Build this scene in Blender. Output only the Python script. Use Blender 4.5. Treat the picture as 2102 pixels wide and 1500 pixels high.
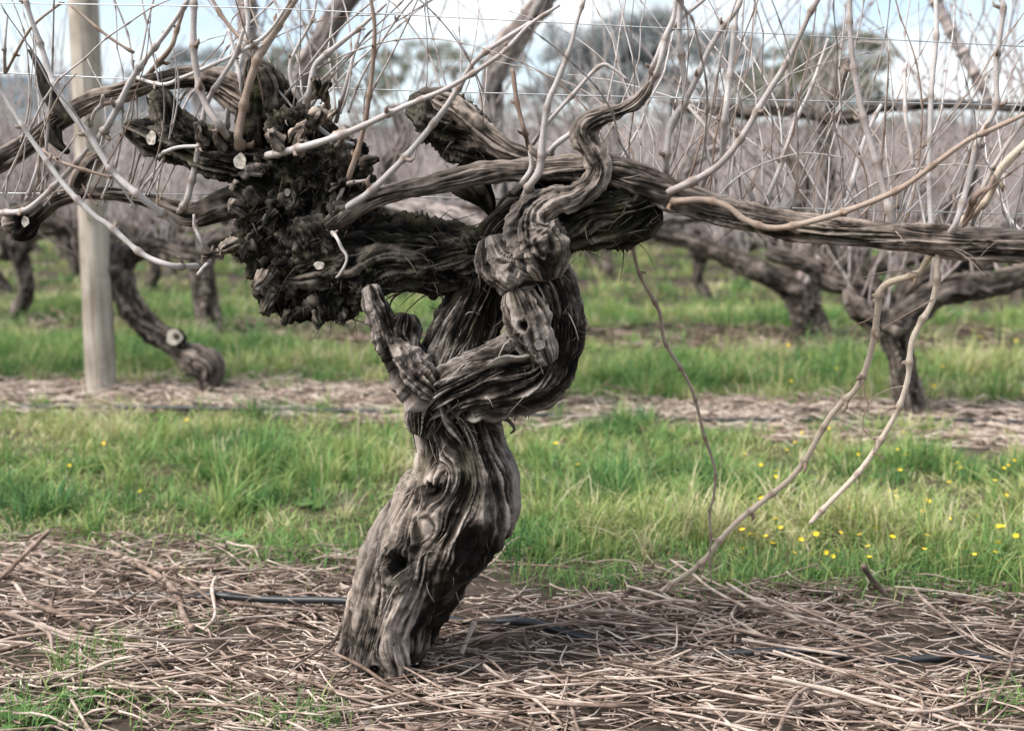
import bpy, bmesh, math, random
import numpy as np
from mathutils import Vector, Matrix

for o in list(bpy.data.objects):
    bpy.data.objects.remove(o)
S = bpy.context.scene
COL = S.collection
R = math.radians

# ------------------------------------------------------------------ camera
CAM_H, PITCH, FPX = 0.97, R(7.8), 2420.0       # f in pixels of a 2102 wide frame
cam = bpy.data.cameras.new('camera')
cam.sensor_width = 36.0
cam.lens = FPX / 2102 * 36
cam.clip_start, cam.clip_end = 0.05, 6000
cam.dof.use_dof = True
cam.dof.focus_distance = 2.36
cam.dof.aperture_fstop = 3.0
camo = bpy.data.objects.new('camera', cam)
COL.objects.link(camo)
camo.location = (0, 0, CAM_H)
camo.rotation_euler = (R(90) - PITCH, 0, 0)
S.camera = camo

# ------------------------------------------------------------------ world, sun, exposure
SUN_EL, SUN_AZ = R(50), R(-116)                  # azimuth from +Y (view direction), negative = left
w = bpy.data.worlds.new('World'); S.world = w; w.use_nodes = True
nt = w.node_tree; nt.nodes.clear()
wo = nt.nodes.new('ShaderNodeOutputWorld')
bg = nt.nodes.new('ShaderNodeBackground'); bg.inputs['Strength'].default_value = 0.15
sky = nt.nodes.new('ShaderNodeTexSky'); sky.sky_type = 'NISHITA'; sky.sun_disc = False
sky.sun_elevation = SUN_EL; sky.sun_rotation = SUN_AZ
sky.air_density = 1.0; sky.dust_density = 1.5; sky.ozone_density = 1.0
tc = nt.nodes.new('ShaderNodeTexCoord')
mp = nt.nodes.new('ShaderNodeMapping'); mp.inputs['Scale'].default_value = (1.0, 1.0, 2.6)
nz = nt.nodes.new('ShaderNodeTexNoise'); nz.inputs['Scale'].default_value = 3.2
nz.inputs['Detail'].default_value = 7; nz.inputs['Roughness'].default_value = 0.55
rp = nt.nodes.new('ShaderNodeValToRGB')
rp.color_ramp.elements[0].position = 0.38; rp.color_ramp.elements[1].position = 0.62
mx = nt.nodes.new('ShaderNodeMix'); mx.data_type = 'RGBA'
mx.inputs['B'].default_value = (2.75, 2.86, 2.92, 1)          # bright thin cloud
nt.links.new(tc.outputs['Generated'], mp.inputs['Vector'])
nt.links.new(mp.outputs[0], nz.inputs['Vector'])
nt.links.new(nz.outputs[0], rp.inputs[0])
mm = nt.nodes.new('ShaderNodeMath'); mm.operation = 'MULTIPLY_ADD'
mm.inputs[1].default_value = 0.72; mm.inputs[2].default_value = 0.28
nt.links.new(rp.outputs[0], mm.inputs[0])
nt.links.new(mm.outputs[0], mx.inputs['Factor'])
dim = nt.nodes.new('ShaderNodeMix'); dim.data_type = 'RGBA'; dim.blend_type = 'MULTIPLY'; dim.inputs['Factor'].default_value = 1
dim.inputs['B'].default_value = (0.5, 0.5, 0.5, 1)
nt.links.new(sky.outputs[0], dim.inputs['A']); nt.links.new(dim.outputs['Result'], mx.inputs['A'])
nz2 = nt.nodes.new('ShaderNodeTexNoise'); nz2.inputs['Scale'].default_value = 7; nz2.inputs['Detail'].default_value = 5
nt.links.new(mp.outputs[0], nz2.inputs['Vector'])
rp2 = nt.nodes.new('ShaderNodeValToRGB'); rp2.color_ramp.elements[0].position = 0.35; rp2.color_ramp.elements[1].position = 0.62
rp2.color_ramp.elements[0].color = (1.75, 1.98, 2.12, 1); rp2.color_ramp.elements[1].color = (2.85, 2.95, 2.98, 1)
nt.links.new(nz2.outputs[0], rp2.inputs[0]); nt.links.new(rp2.outputs[0], mx.inputs['B'])
nt.links.new(mx.outputs['Result'], bg.inputs['Color'])
nt.links.new(bg.outputs[0], wo.inputs['Surface'])

sd = bpy.data.lights.new('sun', 'SUN'); sd.energy = 2.1; sd.angle = R(34); sd.color = (1, 0.95, 0.88)
so = bpy.data.objects.new('sun', sd); COL.objects.link(so)
sdir = Vector((math.sin(SUN_AZ) * math.cos(SUN_EL), math.cos(SUN_AZ) * math.cos(SUN_EL), math.sin(SUN_EL)))
so.rotation_euler = sdir.to_track_quat('Z', 'Y').to_euler()
so.location = sdir * 30

S.render.engine = 'CYCLES'
S.view_settings.view_transform = 'Standard'
S.view_settings.look = 'None'
S.view_settings.gamma = 1.0
S.view_settings.use_curve_mapping = False
S.view_settings.exposure = 1.66

# ------------------------------------------------------------------ helpers
rng = np.random.default_rng(7)
random.seed(7)
ROWT = 0.185            # tangent of the rows' slant: row distance d = Y + ROWT * X
ROWA = -math.atan(ROWT) # heading of a row
D1 = 2.36               # first row

def ray(px, py):
    x = (px - 1051) / FPX; y = -(py - 750) / FPX
    c, s = math.cos(PITCH), math.sin(PITCH)
    d = np.array([x, c + y * s, -s + y * c])
    return d / d[1]
def at(px, py, Y):
    r = ray(px, py); return np.array([0, 0, CAM_H]) + r * Y
def rowY(px, d):        # Y of row distance d seen at column px
    a = (px - 1051) / FPX
    return d / (1 + ROWT * a)
def P(px, py, off=0.0, d=D1):
    return at(px, py, rowY(px, d + off))
def ground(px, py):
    r = ray(px, py); t = -CAM_H / r[2]
    return np.array([0, 0, CAM_H]) + r * t
def terrain(x, y):
    x = np.asarray(x, float); y = np.asarray(y, float)
    d = y + 0.08 * x
    t = np.clip((d - 18) / 140.0, 0, 1)
    z = 8.9 * (t * t * (3 - 2 * t)) ** 0.85
    return z
def tag(o, label=None, cat=None, group=None, kind=None):
    if label: o['label'] = label
    if cat: o['category'] = cat
    if group: o['group'] = group
    if kind: o['kind'] = kind
    return o

_perm = np.random.default_rng(1234).permutation(512).astype(np.int64)
_grad = np.random.default_rng(99).normal(size=(512, 3)); _grad /= np.linalg.norm(_grad, axis=1)[:, None]
def pn(x, y, z, seed=0):
    """gradient noise, about -0.7..0.7"""
    x = np.asarray(x, float) + seed * 17.31; y = np.asarray(y, float) + seed * 7.77; z = np.asarray(z, float) + seed * 3.19
    x, y, z = np.broadcast_arrays(x, y, z)
    xi = np.floor(x).astype(np.int64); yi = np.floor(y).astype(np.int64); zi = np.floor(z).astype(np.int64)
    xf, yf, zf = x - xi, y - yi, z - zi
    u = xf * xf * xf * (xf * (xf * 6 - 15) + 10); v = yf * yf * yf * (yf * (yf * 6 - 15) + 10); ww = zf * zf * zf * (zf * (zf * 6 - 15) + 10)
    out = 0
    for a in (0, 1):
        for b in (0, 1):
            for c in (0, 1):
                h = _perm[(_perm[(_perm[(xi + a) & 511] + yi + b) & 511] + zi + c) & 511]
                g = _grad[h]
                n = g[..., 0] * (xf - a) + g[..., 1] * (yf - b) + g[..., 2] * (zf - c)
                out = out + n * (u if a else 1 - u) * (v if b else 1 - v) * (ww if c else 1 - ww)
    return out * 1.5
def fbm(x, y, z, seed=0, o=3):
    r = 0; a = 1; f = 1
    for i in range(o):
        r = r + a * pn(x * f, y * f, z * f, seed + i); a *= 0.5; f *= 2
    return r

def mk_mesh(name, V, F, attrs=None, smooth=True):
    """V (n,3); F list of (m,k) index arrays; attrs: name -> (n,) or (n,3)"""
    me = bpy.data.meshes.new(name)
    V = np.ascontiguousarray(V, dtype=np.float32)
    if not isinstance(F, (list, tuple)): F = [F]
    F = [np.asarray(f, dtype=np.int32) for f in F if len(f)]
    me.vertices.add(len(V)); me.vertices.foreach_set('co', V.ravel())
    nl = sum(f.size for f in F); npoly = sum(len(f) for f in F)
    me.loops.add(nl); me.polygons.add(npoly)
    me.loops.foreach_set('vertex_index', np.concatenate([f.ravel() for f in F]))
    tot = np.concatenate([np.full(len(f), f.shape[1], np.int32) for f in F])
    st = np.concatenate([[0], np.cumsum(tot)[:-1]]).astype(np.int32)
    me.polygons.foreach_set('loop_start', st)
    me.polygons.foreach_set('loop_total', tot)
    me.polygons.foreach_set('use_smooth', np.full(npoly, smooth, dtype=bool))
    for k, a in (attrs or {}).items():
        a = np.ascontiguousarray(a, dtype=np.float32)
        if a.ndim == 1:
            at_ = me.attributes.new(k, 'FLOAT', 'POINT'); at_.data.foreach_set('value', a)
        else:
            at_ = me.attributes.new(k, 'FLOAT_VECTOR', 'POINT'); at_.data.foreach_set('vector', a.ravel())
    me.update(); me.validate()
    return me
def mk_obj(name, me, mat=None, parent=None, loc=(0, 0, 0)):
    o = bpy.data.objects.new(name, me); COL.objects.link(o)
    if mat and me and not me.materials: me.materials.append(mat)
    if parent: o.parent = parent
    o.location = loc
    return o
def empty(name, loc=(0, 0, 0), rz=0):
    o = bpy.data.objects.new(name, None); COL.objects.link(o)
    o.location = loc; o.rotation_euler = (0, 0, rz); o.empty_display_size = 0.1
    return o
def copy_tree(o, parent=None):
    c = o.copy(); COL.objects.link(c); c.parent = parent
    for ch in list(o.children): copy_tree(ch, c)
    return c

def catmull(pts, n):
    """resample rows (x,y,z,r,...) evenly by length with a centripetal-ish Catmull-Rom"""
    p = np.asarray(pts, float)
    if len(p) == 2:
        t = np.linspace(0, 1, n)[:, None]; return p[0] * (1 - t) + p[1] * t
    q = np.vstack([2 * p[0] - p[1], p, 2 * p[-1] - p[-2]])
    out = []
    for i in range(1, len(q) - 2):
        t = np.linspace(0, 1, 24, endpoint=False)[:, None]
        a, b, c, d = q[i - 1], q[i], q[i + 1], q[i + 2]
        out.append(0.5 * (2 * b + (c - a) * t + (2 * a - 5 * b + 4 * c - d) * t ** 2 + (3 * b - a - 3 * c + d) * t ** 3))
    out = np.vstack(out + [p[-1:]])
    L = np.concatenate([[0], np.cumsum(np.linalg.norm(np.diff(out[:, :3], axis=0), axis=1))])
    tt = np.linspace(0, L[-1], n)
    return np.stack([np.interp(tt, L, out[:, k]) for k in range(out.shape[1])], axis=1)

def frames(c):
    T = np.gradient(c, axis=0); T /= np.linalg.norm(T, axis=1)[:, None] + 1e-9
    ref = np.array([0, -1.0, 0.0])
    N = ref - T * (T @ ref)[:, None]
    ln = np.linalg.norm(N, axis=1)
    alt = np.array([1.0, 0, 0]) - T * T[:, :1]
    N = np.where((ln > 0.25)[:, None], N, alt)
    # keep continuous
    for i in range(1, len(N)):
        n = N[i] - T[i] * (N[i] @ T[i])
        pv = N[i - 1] - T[i] * (N[i - 1] @ T[i])
        if ln[i] < 0.5 or n @ pv < 0: n = pv
        N[i] = n / (np.linalg.norm(n) + 1e-9)
    N[0] = N[0] / np.linalg.norm(N[0])
    B = np.cross(T, N)
    return T, N, B

def tube(c, r, sides=7, cap=True):
    """plain tube -> V, [quads, tris]"""
    c = np.asarray(c, float); r = np.asarray(r, float); n = len(c)
    T, N, B = frames(c)
    th = np.arange(sides) / sides * 2 * math.pi
    V = c[:, None, :] + r[:, None, None] * (np.cos(th)[None, :, None] * N[:, None, :] + np.sin(th)[None, :, None] * B[:, None, :])
    V = V.reshape(-1, 3)
    i = np.arange(n - 1)[:, None] * sides; j = np.arange(sides)[None, :]; j2 = (j + 1) % sides
    Q = np.stack([i + j, i + j2, i + sides + j2, i + sides + j], -1).reshape(-1, 4)
    Tt = np.zeros((0, 3), int)
    if cap:
        V = np.vstack([V, c[:1], c[-1:]]); a = n * sides
        jj = np.arange(sides); k2 = (jj + 1) % sides
        Tt = np.vstack([np.stack([np.full(sides, a), k2, jj], 1), np.stack([np.full(sides, a + 1), (n - 1) * sides + jj, (n - 1) * sides + k2], 1)])
    return V, Q, Tt
class Bag:
    """collects raw geometry for ONE mesh"""
    def __init__(s): s.V = []; s.Q = []; s.T = []; s.A = {}; s.n = 0
    def add(s, V, Q=None, T=None, **A):
        s.V.append(V)
        if Q is not None and len(Q): s.Q.append(np.asarray(Q) + s.n)
        if T is not None and len(T): s.T.append(np.asarray(T) + s.n)
        for k, a in A.items(): s.A.setdefault(k, []).append(np.broadcast_to(a, (len(V),)) if np.ndim(a) < 2 else a)
        s.n += len(V)
    def mesh(s, name, smooth=True, off=None):
        V = np.vstack(s.V)
        if off is not None: V = V - np.asarray(off)
        F = []
        if s.Q: F.append(np.vstack(s.Q))
        if s.T: F.append(np.vstack(s.T))
        return mk_mesh(name, V, F, {k: np.concatenate(a) for k, a in s.A.items()}, smooth)

# ------------------------------------------------------------------ materials
def newmat(name, rough=0.9, spec=0.2):
    m = bpy.data.materials.new(name); m.use_nodes = True
    n = m.node_tree; b = n.nodes['Principled BSDF']
    b.inputs['Roughness'].default_value = rough
    b.inputs['Specular IOR Level'].default_value = spec
    return m, n, b
def node(n, t, **kw):
    x = n.nodes.new(t)
    for k, v in kw.items():
        if k.startswith('i_'): x.inputs[k[2:].replace('_', ' ')].default_value = v
        else: setattr(x, k, v)
    return x
def ramp(n, src, stops, interp='LINEAR'):
    r = n.nodes.new('ShaderNodeValToRGB'); r.color_ramp.interpolation = interp
    e = r.color_ramp.elements
    while len(e) < len(stops): e.new(0.5)
    for i, (p, c) in enumerate(stops):
        e[i].position = p; e[i].color = (c[0], c[1], c[2], 1) if len(c) == 3 else c
    n.links.new(src, r.inputs[0]); return r.outputs[0]
def mixc(n, fac, a, b, mode='MIX'):
    m = n.nodes.new('ShaderNodeMix'); m.data_type = 'RGBA'; m.blend_type = mode
    for s, v in (('Factor', fac), ('A', a), ('B', b)):
        if hasattr(v, 'links') or hasattr(v, 'is_linked'): n.links.new(v, m.inputs[s])
        elif s == 'Factor': m.inputs['Factor'].default_value = v
        else: m.inputs[s].default_value = (*v, 1)
    return m.outputs['Result']
def attr(n, name):
    a = n.nodes.new('ShaderNodeAttribute'); a.attribute_name = name; return a

def bark_material(name, crev, mid, ridge, bare, moss=0.25, bump=0.55):
    """fib = fibre coordinates (metres), h = ridge height 0..1, tone = 0 shaggy bark .. 1 bare weathered wood"""
    m, n, b = newmat(name, 0.92, 0.12)
    f = attr(n, 'fib'); h = attr(n, 'h'); t = attr(n, 'tone')
    sc = node(n, 'ShaderNodeMapping'); sc.inputs['Scale'].default_value = (260, 260, 22)
    n.links.new(f.outputs['Vector'], sc.inputs['Vector'])
    n1 = node(n, 'ShaderNodeTexNoise', i_Scale=1.0, i_Detail=4.0, i_Roughness=0.6)
    n.links.new(sc.outputs[0], n1.inputs['Vector'])
    geo = node(n, 'ShaderNodeNewGeometry')
    n2 = node(n, 'ShaderNodeTexNoise', i_Scale=17.0, i_Detail=4.0)
    n.links.new(geo.outputs['Position'], n2.inputs['Vector'])
    add = node(n, 'ShaderNodeMath', operation='MULTIPLY_ADD'); add.inputs[1].default_value = 0.75
    n.links.new(n1.outputs[0], add.inputs[0])
    hs = node(n, 'ShaderNodeMath', operation='MULTIPLY_ADD'); hs.inputs[1].default_value = 0.95; hs.inputs[2].default_value = -0.38
    n.links.new(h.outputs['Fac'], hs.inputs[0]); n.links.new(hs.outputs[0], add.inputs[2])
    c = ramp(n, add.outputs[0], [(0.22, crev), (0.50, mid), (0.86, ridge)])
    cb = ramp(n, add.outputs[0], [(0.16, tuple(x * 0.12 for x in bare)), (0.44, tuple(x * 0.7 for x in bare)), (0.8, tuple(min(1, x * 1.25) for x in bare))])
    c = mixc(n, t.outputs['Fac'], c, cb)
    g = ramp(n, n2.outputs[0], [(0.52, (0, 0, 0)), (0.72, (moss,) * 3)])
    c = mixc(n, g, c, (0.075, 0.080, 0.035))
    n3 = node(n, 'ShaderNodeTexNoise', i_Scale=5.0, i_Detail=3.0)
    n.links.new(geo.outputs['Position'], n3.inputs['Vector'])
    k = ramp(n, n3.outputs[0], [(0.3, (0.42, 0.42, 0.43)), (0.7, (1.25, 1.2, 1.16))])
    c = mixc(n, 1.0, c, k, 'MULTIPLY')
    n.links.new(c, b.inputs['Base Color'])
    bp = node(n, 'ShaderNodeBump'); bp.inputs['Strength'].default_value = bump; bp.inputs['Distance'].default_value = 0.004
    n.links.new(n1.outputs[0], bp.inputs['Height']); n.links.new(bp.outputs[0], b.inputs['Normal'])
    return m
M_BARK = bark_material('vine_bark', (0.010, 0.008, 0.007), (0.070, 0.058, 0.051), (0.34, 0.31, 0.29), (0.31, 0.265, 0.235))
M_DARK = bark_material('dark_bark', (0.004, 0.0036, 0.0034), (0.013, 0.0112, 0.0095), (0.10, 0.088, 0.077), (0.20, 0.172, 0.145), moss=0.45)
M_ARM = bark_material('arm_bark', (0.020, 0.016, 0.014), (0.115, 0.094, 0.082), (0.31, 0.268, 0.24), (0.34, 0.29, 0.255), moss=0.12)
M_BGV = bark_material('far_bark', (0.028, 0.023, 0.021), (0.095, 0.08, 0.071), (0.22, 0.188, 0.17), (0.22, 0.188, 0.168), moss=0.2)
M_LIMB = bark_material('pale_limb_bark', (0.12, 0.10, 0.097), (0.27, 0.235, 0.228), (0.42, 0.38, 0.37), (0.42, 0.38, 0.37), moss=0.05)

def cane_material(name, cols, scale=1.0):
    m, n, b = newmat(name, 0.72, 0.25)
    oi = node(n, 'ShaderNodeObjectInfo')
    geo = node(n, 'ShaderNodeNewGeometry')
    nz_ = node(n, 'ShaderNodeTexNoise', i_Scale=9.0 * scale, i_Detail=3.0)
    n.links.new(geo.outputs['Position'], nz_.inputs['Vector'])
    ad = node(n, 'ShaderNodeMath', operation='MULTIPLY_ADD'); ad.inputs[1].default_value = 0.55
    n.links.new(oi.outputs['Random'], ad.inputs[0])
    sb = node(n, 'ShaderNodeMath', operation='MULTIPLY_ADD'); sb.inputs[1].default_value = 1.1; sb.inputs[2].default_value = -0.33
    n.links.new(nz_.outputs[0], sb.inputs[0]); n.links.new(sb.outputs[0], ad.inputs[2])
    at_ = attr(n, 'rnd')
    ad2 = node(n, 'ShaderNodeMath', operation='ADD'); n.links.new(ad.outputs[0], ad2.inputs[0]); n.links.new(at_.outputs['Fac'], ad2.inputs[1])
    c = ramp(n, ad2.outputs[0], [(i / (len(cols) - 1) * 0.8 + 0.1, k) for i, k in enumerate(cols)])
    nf = node(n, 'ShaderNodeTexNoise', i_Scale=420.0, i_Detail=2.0)
    n.links.new(geo.outputs['Position'], nf.inputs['Vector'])
    k = ramp(n, nf.outputs[0], [(0.3, (0.72, 0.70, 0.68)), (0.65, (1.1, 1.1, 1.1))])
    c = mixc(n, 1.0, c, k, 'MULTIPLY')
    nd = attr(n, 'node')
    c = mixc(n, nd.outputs['Fac'], c, (0.16, 0.105, 0.07))
    n.links.new(c, b.inputs['Base Color'])
    bp = node(n, 'ShaderNodeBump'); bp.inputs['Strength'].default_value = 0.3; bp.inputs['Distance'].default_value = 0.001
    n.links.new(nf.outputs[0], bp.inputs['Height']); n.links.new(bp.outputs[0], b.inputs['Normal'])
    return m
M_CANE = cane_material('pale_cane', [(0.28, 0.24, 0.225), (0.40, 0.36, 0.35), (0.48, 0.445, 0.44), (0.56, 0.53, 0.525)])
M_CANEP = cane_material('tan_cane', [(0.50, 0.42, 0.33), (0.60, 0.51, 0.42), (0.66, 0.57, 0.48)])
M_CANEB = cane_material('brown_cane', [(0.18, 0.125, 0.10), (0.25, 0.18, 0.145), (0.34, 0.265, 0.22), (0.41, 0.345, 0.30)])
M_CANEF = cane_material('far_cane', [(0.24, 0.19, 0.185), (0.34, 0.285, 0.28), (0.45, 0.395, 0.39), (0.54, 0.49, 0.48)])
M_STICK = cane_material('dry_prunings', [(0.06, 0.042, 0.033), (0.16, 0.112, 0.088), (0.29, 0.215, 0.178), (0.44, 0.35, 0.30), (0.58, 0.50, 0.43)], 3)

def plain(name, col, rough=0.8, spec=0.3, var=0.25, scale=40, metal=0.0):
    m, n, b = newmat(name, rough, spec)
    b.inputs['Metallic'].default_value = metal
    geo = node(n, 'ShaderNodeNewGeometry')
    z = node(n, 'ShaderNodeTexNoise', i_Scale=float(scale), i_Detail=4.0)
    n.links.new(geo.outputs['Position'], z.inputs['Vector'])
    c = ramp(n, z.outputs[0], [(0.3, tuple(x * (1 - var) for x in col)), (0.7, tuple(x * (1 + var) for x in col))])
    n.links.new(c, b.inputs['Base Color'])
    return m
M_WIRE = plain('galvanised_wire', (0.42, 0.43, 0.45), 0.45, 0.5, metal=0.6)
M_PIPE = plain('black_pipe', (0.018, 0.02, 0.024), 0.42, 0.5, 0.3)
M_CUT = plain('pruned_wood', (0.36, 0.325, 0.28), 0.85, 0.15, 0.55, 150)
M_CUTD = plain('old_pruned_wood', (0.15, 0.135, 0.12), 0.9, 0.1, 0.35, 300)
M_PITH = plain('pith', (0.05, 0.045, 0.03), 0.9, 0.1)
M_FLOWER = plain('yellow_petal', (0.78, 0.56, 0.03), 0.6, 0.2, 0.15)

m, n, b = newmat('post_wood', 0.85, 0.15)
geo = node(n, 'ShaderNodeNewGeometry')
mpp = node(n, 'ShaderNodeMapping'); mpp.inputs['Scale'].default_value = (55, 55, 2.2)
n.links.new(geo.outputs['Position'], mpp.inputs['Vector'])
z1 = node(n, 'ShaderNodeTexNoise', i_Scale=1.0, i_Detail=5.0); n.links.new(mpp.outputs[0], z1.inputs['Vector'])
c = ramp(n, z1.outputs[0], [(0.28, (0.25, 0.215, 0.18)), (0.5, (0.42, 0.37, 0.32)), (0.75, (0.54, 0.485, 0.43))])
mp2 = node(n, 'ShaderNodeMapping'); mp2.inputs['Scale'].default_value = (70, 70, 1.1)
n.links.new(geo.outputs['Position'], mp2.inputs['Vector'])
z2 = node(n, 'ShaderNodeTexNoise', i_Scale=1.0, i_Detail=2.0); n.links.new(mp2.outputs[0], z2.inputs['Vector'])
ck = ramp(n, z2.outputs[0], [(0.31, (0.22, 0.2, 0.18)), (0.37, (1, 1, 1))]); c = mixc(n, 1.0, c, ck, 'MULTIPLY')
z3 = node(n, 'ShaderNodeTexNoise', i_Scale=4.0, i_Detail=5.0); n.links.new(geo.outputs['Position'], z3.inputs['Vector'])
st = ramp(n, z3.outputs[0], [(0.38, (0.62, 0.60, 0.57)), (0.6, (1.05, 1.05, 1.05))]); c = mixc(n, 1.0, c, st, 'MULTIPLY')
n.links.new(c, b.inputs['Base Color'])
bp = node(n, 'ShaderNodeBump'); bp.inputs['Strength'].default_value = 0.5; bp.inputs['Distance'].default_value = 0.004
n.links.new(z1.outputs[0], bp.inputs['Height']); n.links.new(bp.outputs[0], b.inputs['Normal'])
M_POST = m

m, n, b = newmat('soil', 0.95, 0.08)
geo = node(n, 'ShaderNodeNewGeometry')
a1 = attr(n, 'mulch'); a2 = attr(n, 'slope')
z1 = node(n, 'ShaderNodeTexNoise', i_Scale=26.0, i_Detail=8.0, i_Roughness=0.7); n.links.new(geo.outputs['Position'], z1.inputs['Vector'])
z2 = node(n, 'ShaderNodeTexNoise', i_Scale=2.3, i_Detail=4.0); n.links.new(geo.outputs['Position'], z2.inputs['Vector'])
cs = ramp(n, z1.outputs[0], [(0.3, (0.030, 0.023, 0.018)), (0.55, (0.085, 0.066, 0.053)), (0.75, (0.16, 0.13, 0.107))])
cg = ramp(n, z1.outputs[0], [(0.3, (0.040, 0.036, 0.022)), (0.55, (0.095, 0.082, 0.05)), (0.8, (0.19, 0.16, 0.11))])
c = mixc(n, a1.outputs['Fac'], cg, cs)
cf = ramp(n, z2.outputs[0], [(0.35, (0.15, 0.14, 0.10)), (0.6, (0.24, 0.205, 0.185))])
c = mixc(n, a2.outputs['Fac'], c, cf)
n.links.new(c, b.inputs['Base Color'])
bp = node(n, 'ShaderNodeBump'); bp.inputs['Strength'].default_value = 0.8; bp.inputs['Distance'].default_value = 0.012
n.links.new(z1.outputs[0], bp.inputs['Height']); n.links.new(bp.outputs[0], b.inputs['Normal'])
M_SOIL = m

def leaf_material(name, cols, trans=0.25):
    m, n, b = newmat(name, 0.6, 0.25)
    a = attr(n, 'rnd')
    c = ramp(n, a.outputs['Fac'], [(i / max(1, len(cols) - 1), k) for i, k in enumerate(cols)])
    n.links.new(c, b.inputs['Base Color'])
    tr = node(n, 'ShaderNodeBsdfTranslucent'); n.links.new(c, tr.inputs['Color'])
    mxs = node(n, 'ShaderNodeMixShader'); mxs.inputs[0].default_value = trans
    out = [x for x in n.nodes if x.type == 'OUTPUT_MATERIAL'][0]
    n.links.new(b.outputs[0], mxs.inputs[1]); n.links.new(tr.outputs[0], mxs.inputs[2]); n.links.new(mxs.outputs[0], out.inputs['Surface'])
    return m
M_GRASS = leaf_material('grass_blades', [(0.06, 0.15, 0.055), (0.12, 0.25, 0.075), (0.21, 0.33, 0.10), (0.32, 0.38, 0.13), (0.45, 0.43, 0.20), (0.60, 0.54, 0.37)], 0.3)
M_WEED = leaf_material('weed_leaves', [(0.06, 0.15, 0.05), (0.12, 0.24, 0.07), (0.22, 0.32, 0.12)], 0.25)
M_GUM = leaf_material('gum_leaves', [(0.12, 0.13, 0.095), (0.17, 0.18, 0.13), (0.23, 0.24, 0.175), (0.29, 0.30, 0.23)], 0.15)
M_GUMB = leaf_material('haze_tinted_gum_leaves', [(0.22, 0.235, 0.24), (0.28, 0.30, 0.305), (0.34, 0.36, 0.365), (0.40, 0.42, 0.43)], 0.15)  # distance haze painted into the leaf colour, no air volume
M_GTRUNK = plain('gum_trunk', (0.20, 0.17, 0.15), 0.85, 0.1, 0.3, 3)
M_HILL = plain('haze_blue_scrub', (0.115, 0.145, 0.17), 0.95, 0.05, 0.3, 0.03)  # scrub colour with the blue haze of distance painted in
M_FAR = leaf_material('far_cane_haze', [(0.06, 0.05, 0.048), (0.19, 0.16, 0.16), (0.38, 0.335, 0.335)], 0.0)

# ------------------------------------------------------------------ ground
PERIOD = 3.2
def mulch_mask(x, y):
    """1 on the strips of prunings under the rows, 0 on the grassed alleys"""
    d = y + ROWT * x
    wob = (0.2 + 0.25 * (d > 4)) * pn(x * 0.9, y * 0.9, 0.3, 3) + 0.16 * pn(x * 4, y * 4, 0.3, 4)
    k = np.round((d - 2.46) / PERIOD)
    dd = np.abs(d - 2.46 - k * PERIOD + wob)
    half = np.where(k <= 0, 0.66, 0.60)
    return np.clip((half - dd) / 0.16 + 0.5, 0, 1)
def bare(x, y):
    # trodden soil without litter just right of the front trunk
    return np.clip(1.5 - np.hypot((x - 0.12) / 0.24, (y - 2.93) / 0.17), 0, 1)
def build_ground():
    ys = np.concatenate([np.linspace(-30, 1.0, 12), np.linspace(1.2, 12, 150), np.linspace(12.3, 40, 90), np.linspace(41, 200, 100), np.linspace(210, 3000, 30)])
    xs = np.concatenate([-np.geomspace(2500, 4.2, 40), np.linspace(-4, 4, 130), np.geomspace(4.2, 2500, 40)])
    X, Y = np.meshgrid(xs, ys)
    Z = terrain(X, Y)
    near = np.clip(1 - (Y - 12) / 10, 0, 1)
    mm_ = mulch_mask(X, Y)
    Z = Z + near * (0.018 * fbm(X * 2.1, Y * 2.1, 0.0, 11) + 0.012 * fbm(X * 8, Y * 8, 0.0, 12)) - 0.012
    V = np.stack([X, Y, Z], -1).reshape(-1, 3)
    nx = len(xs); i = np.arange(len(ys) - 1)[:, None] * nx; j = np.arange(nx - 1)[None, :]
    Q = np.stack([i + j, i + j + 1, i + nx + j + 1, i + nx + j], -1).reshape(-1, 4)
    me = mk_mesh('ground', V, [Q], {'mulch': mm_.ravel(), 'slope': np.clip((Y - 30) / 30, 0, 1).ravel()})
    o = mk_obj('ground', me, M_SOIL); tag(o, 'brown soil of the vineyard floor rising to a slope', 'ground', kind='structure')
build_ground()
def gz(x, y):
    near = np.clip(1 - (np.asarray(y) - 12) / 10, 0, 1)
    return terrain(x, y) + near * (0.018 * fbm(np.asarray(x) * 2.1, np.asarray(y) * 2.1, 0.0, 11) + 0.012 * fbm(np.asarray(x) * 8, np.asarray(y) * 8, 0.0, 12)) - 0.012

def build_hill():
    # blue far range, higher on the left
    n_ = 120
    xs = np.linspace(-1500, 1500, n_); rows = []
    prof = 46 + 58 * np.clip((-xs - 60) / 300, 0, 1) + 5 * pn(xs * 0.012, 0.2, 0.1, 31) + 4 * pn(xs * 0.05, 0.2, 0.1, 32)
    for k, (yy, f) in enumerate([(700, 0.0), (800, 0.55), (900, 0.9), (1000, 1.0), (1300, 0.3)]):
        rows.append(np.stack([xs, np.full(n_, float(yy)), prof * f + 6 * pn(xs * 0.01, yy * 0.01, 0, 33) * (0 < k)], -1))
    V = np.vstack(rows); i = np.arange(4)[:, None] * n_; j = np.arange(n_ - 1)[None, :]
    Q = np.stack([i + j, i + j + 1, i + n_ + j + 1, i + n_ + j], -1).reshape(-1, 4)
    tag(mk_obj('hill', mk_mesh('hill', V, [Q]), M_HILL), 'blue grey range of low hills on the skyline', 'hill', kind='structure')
build_hill()

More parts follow.
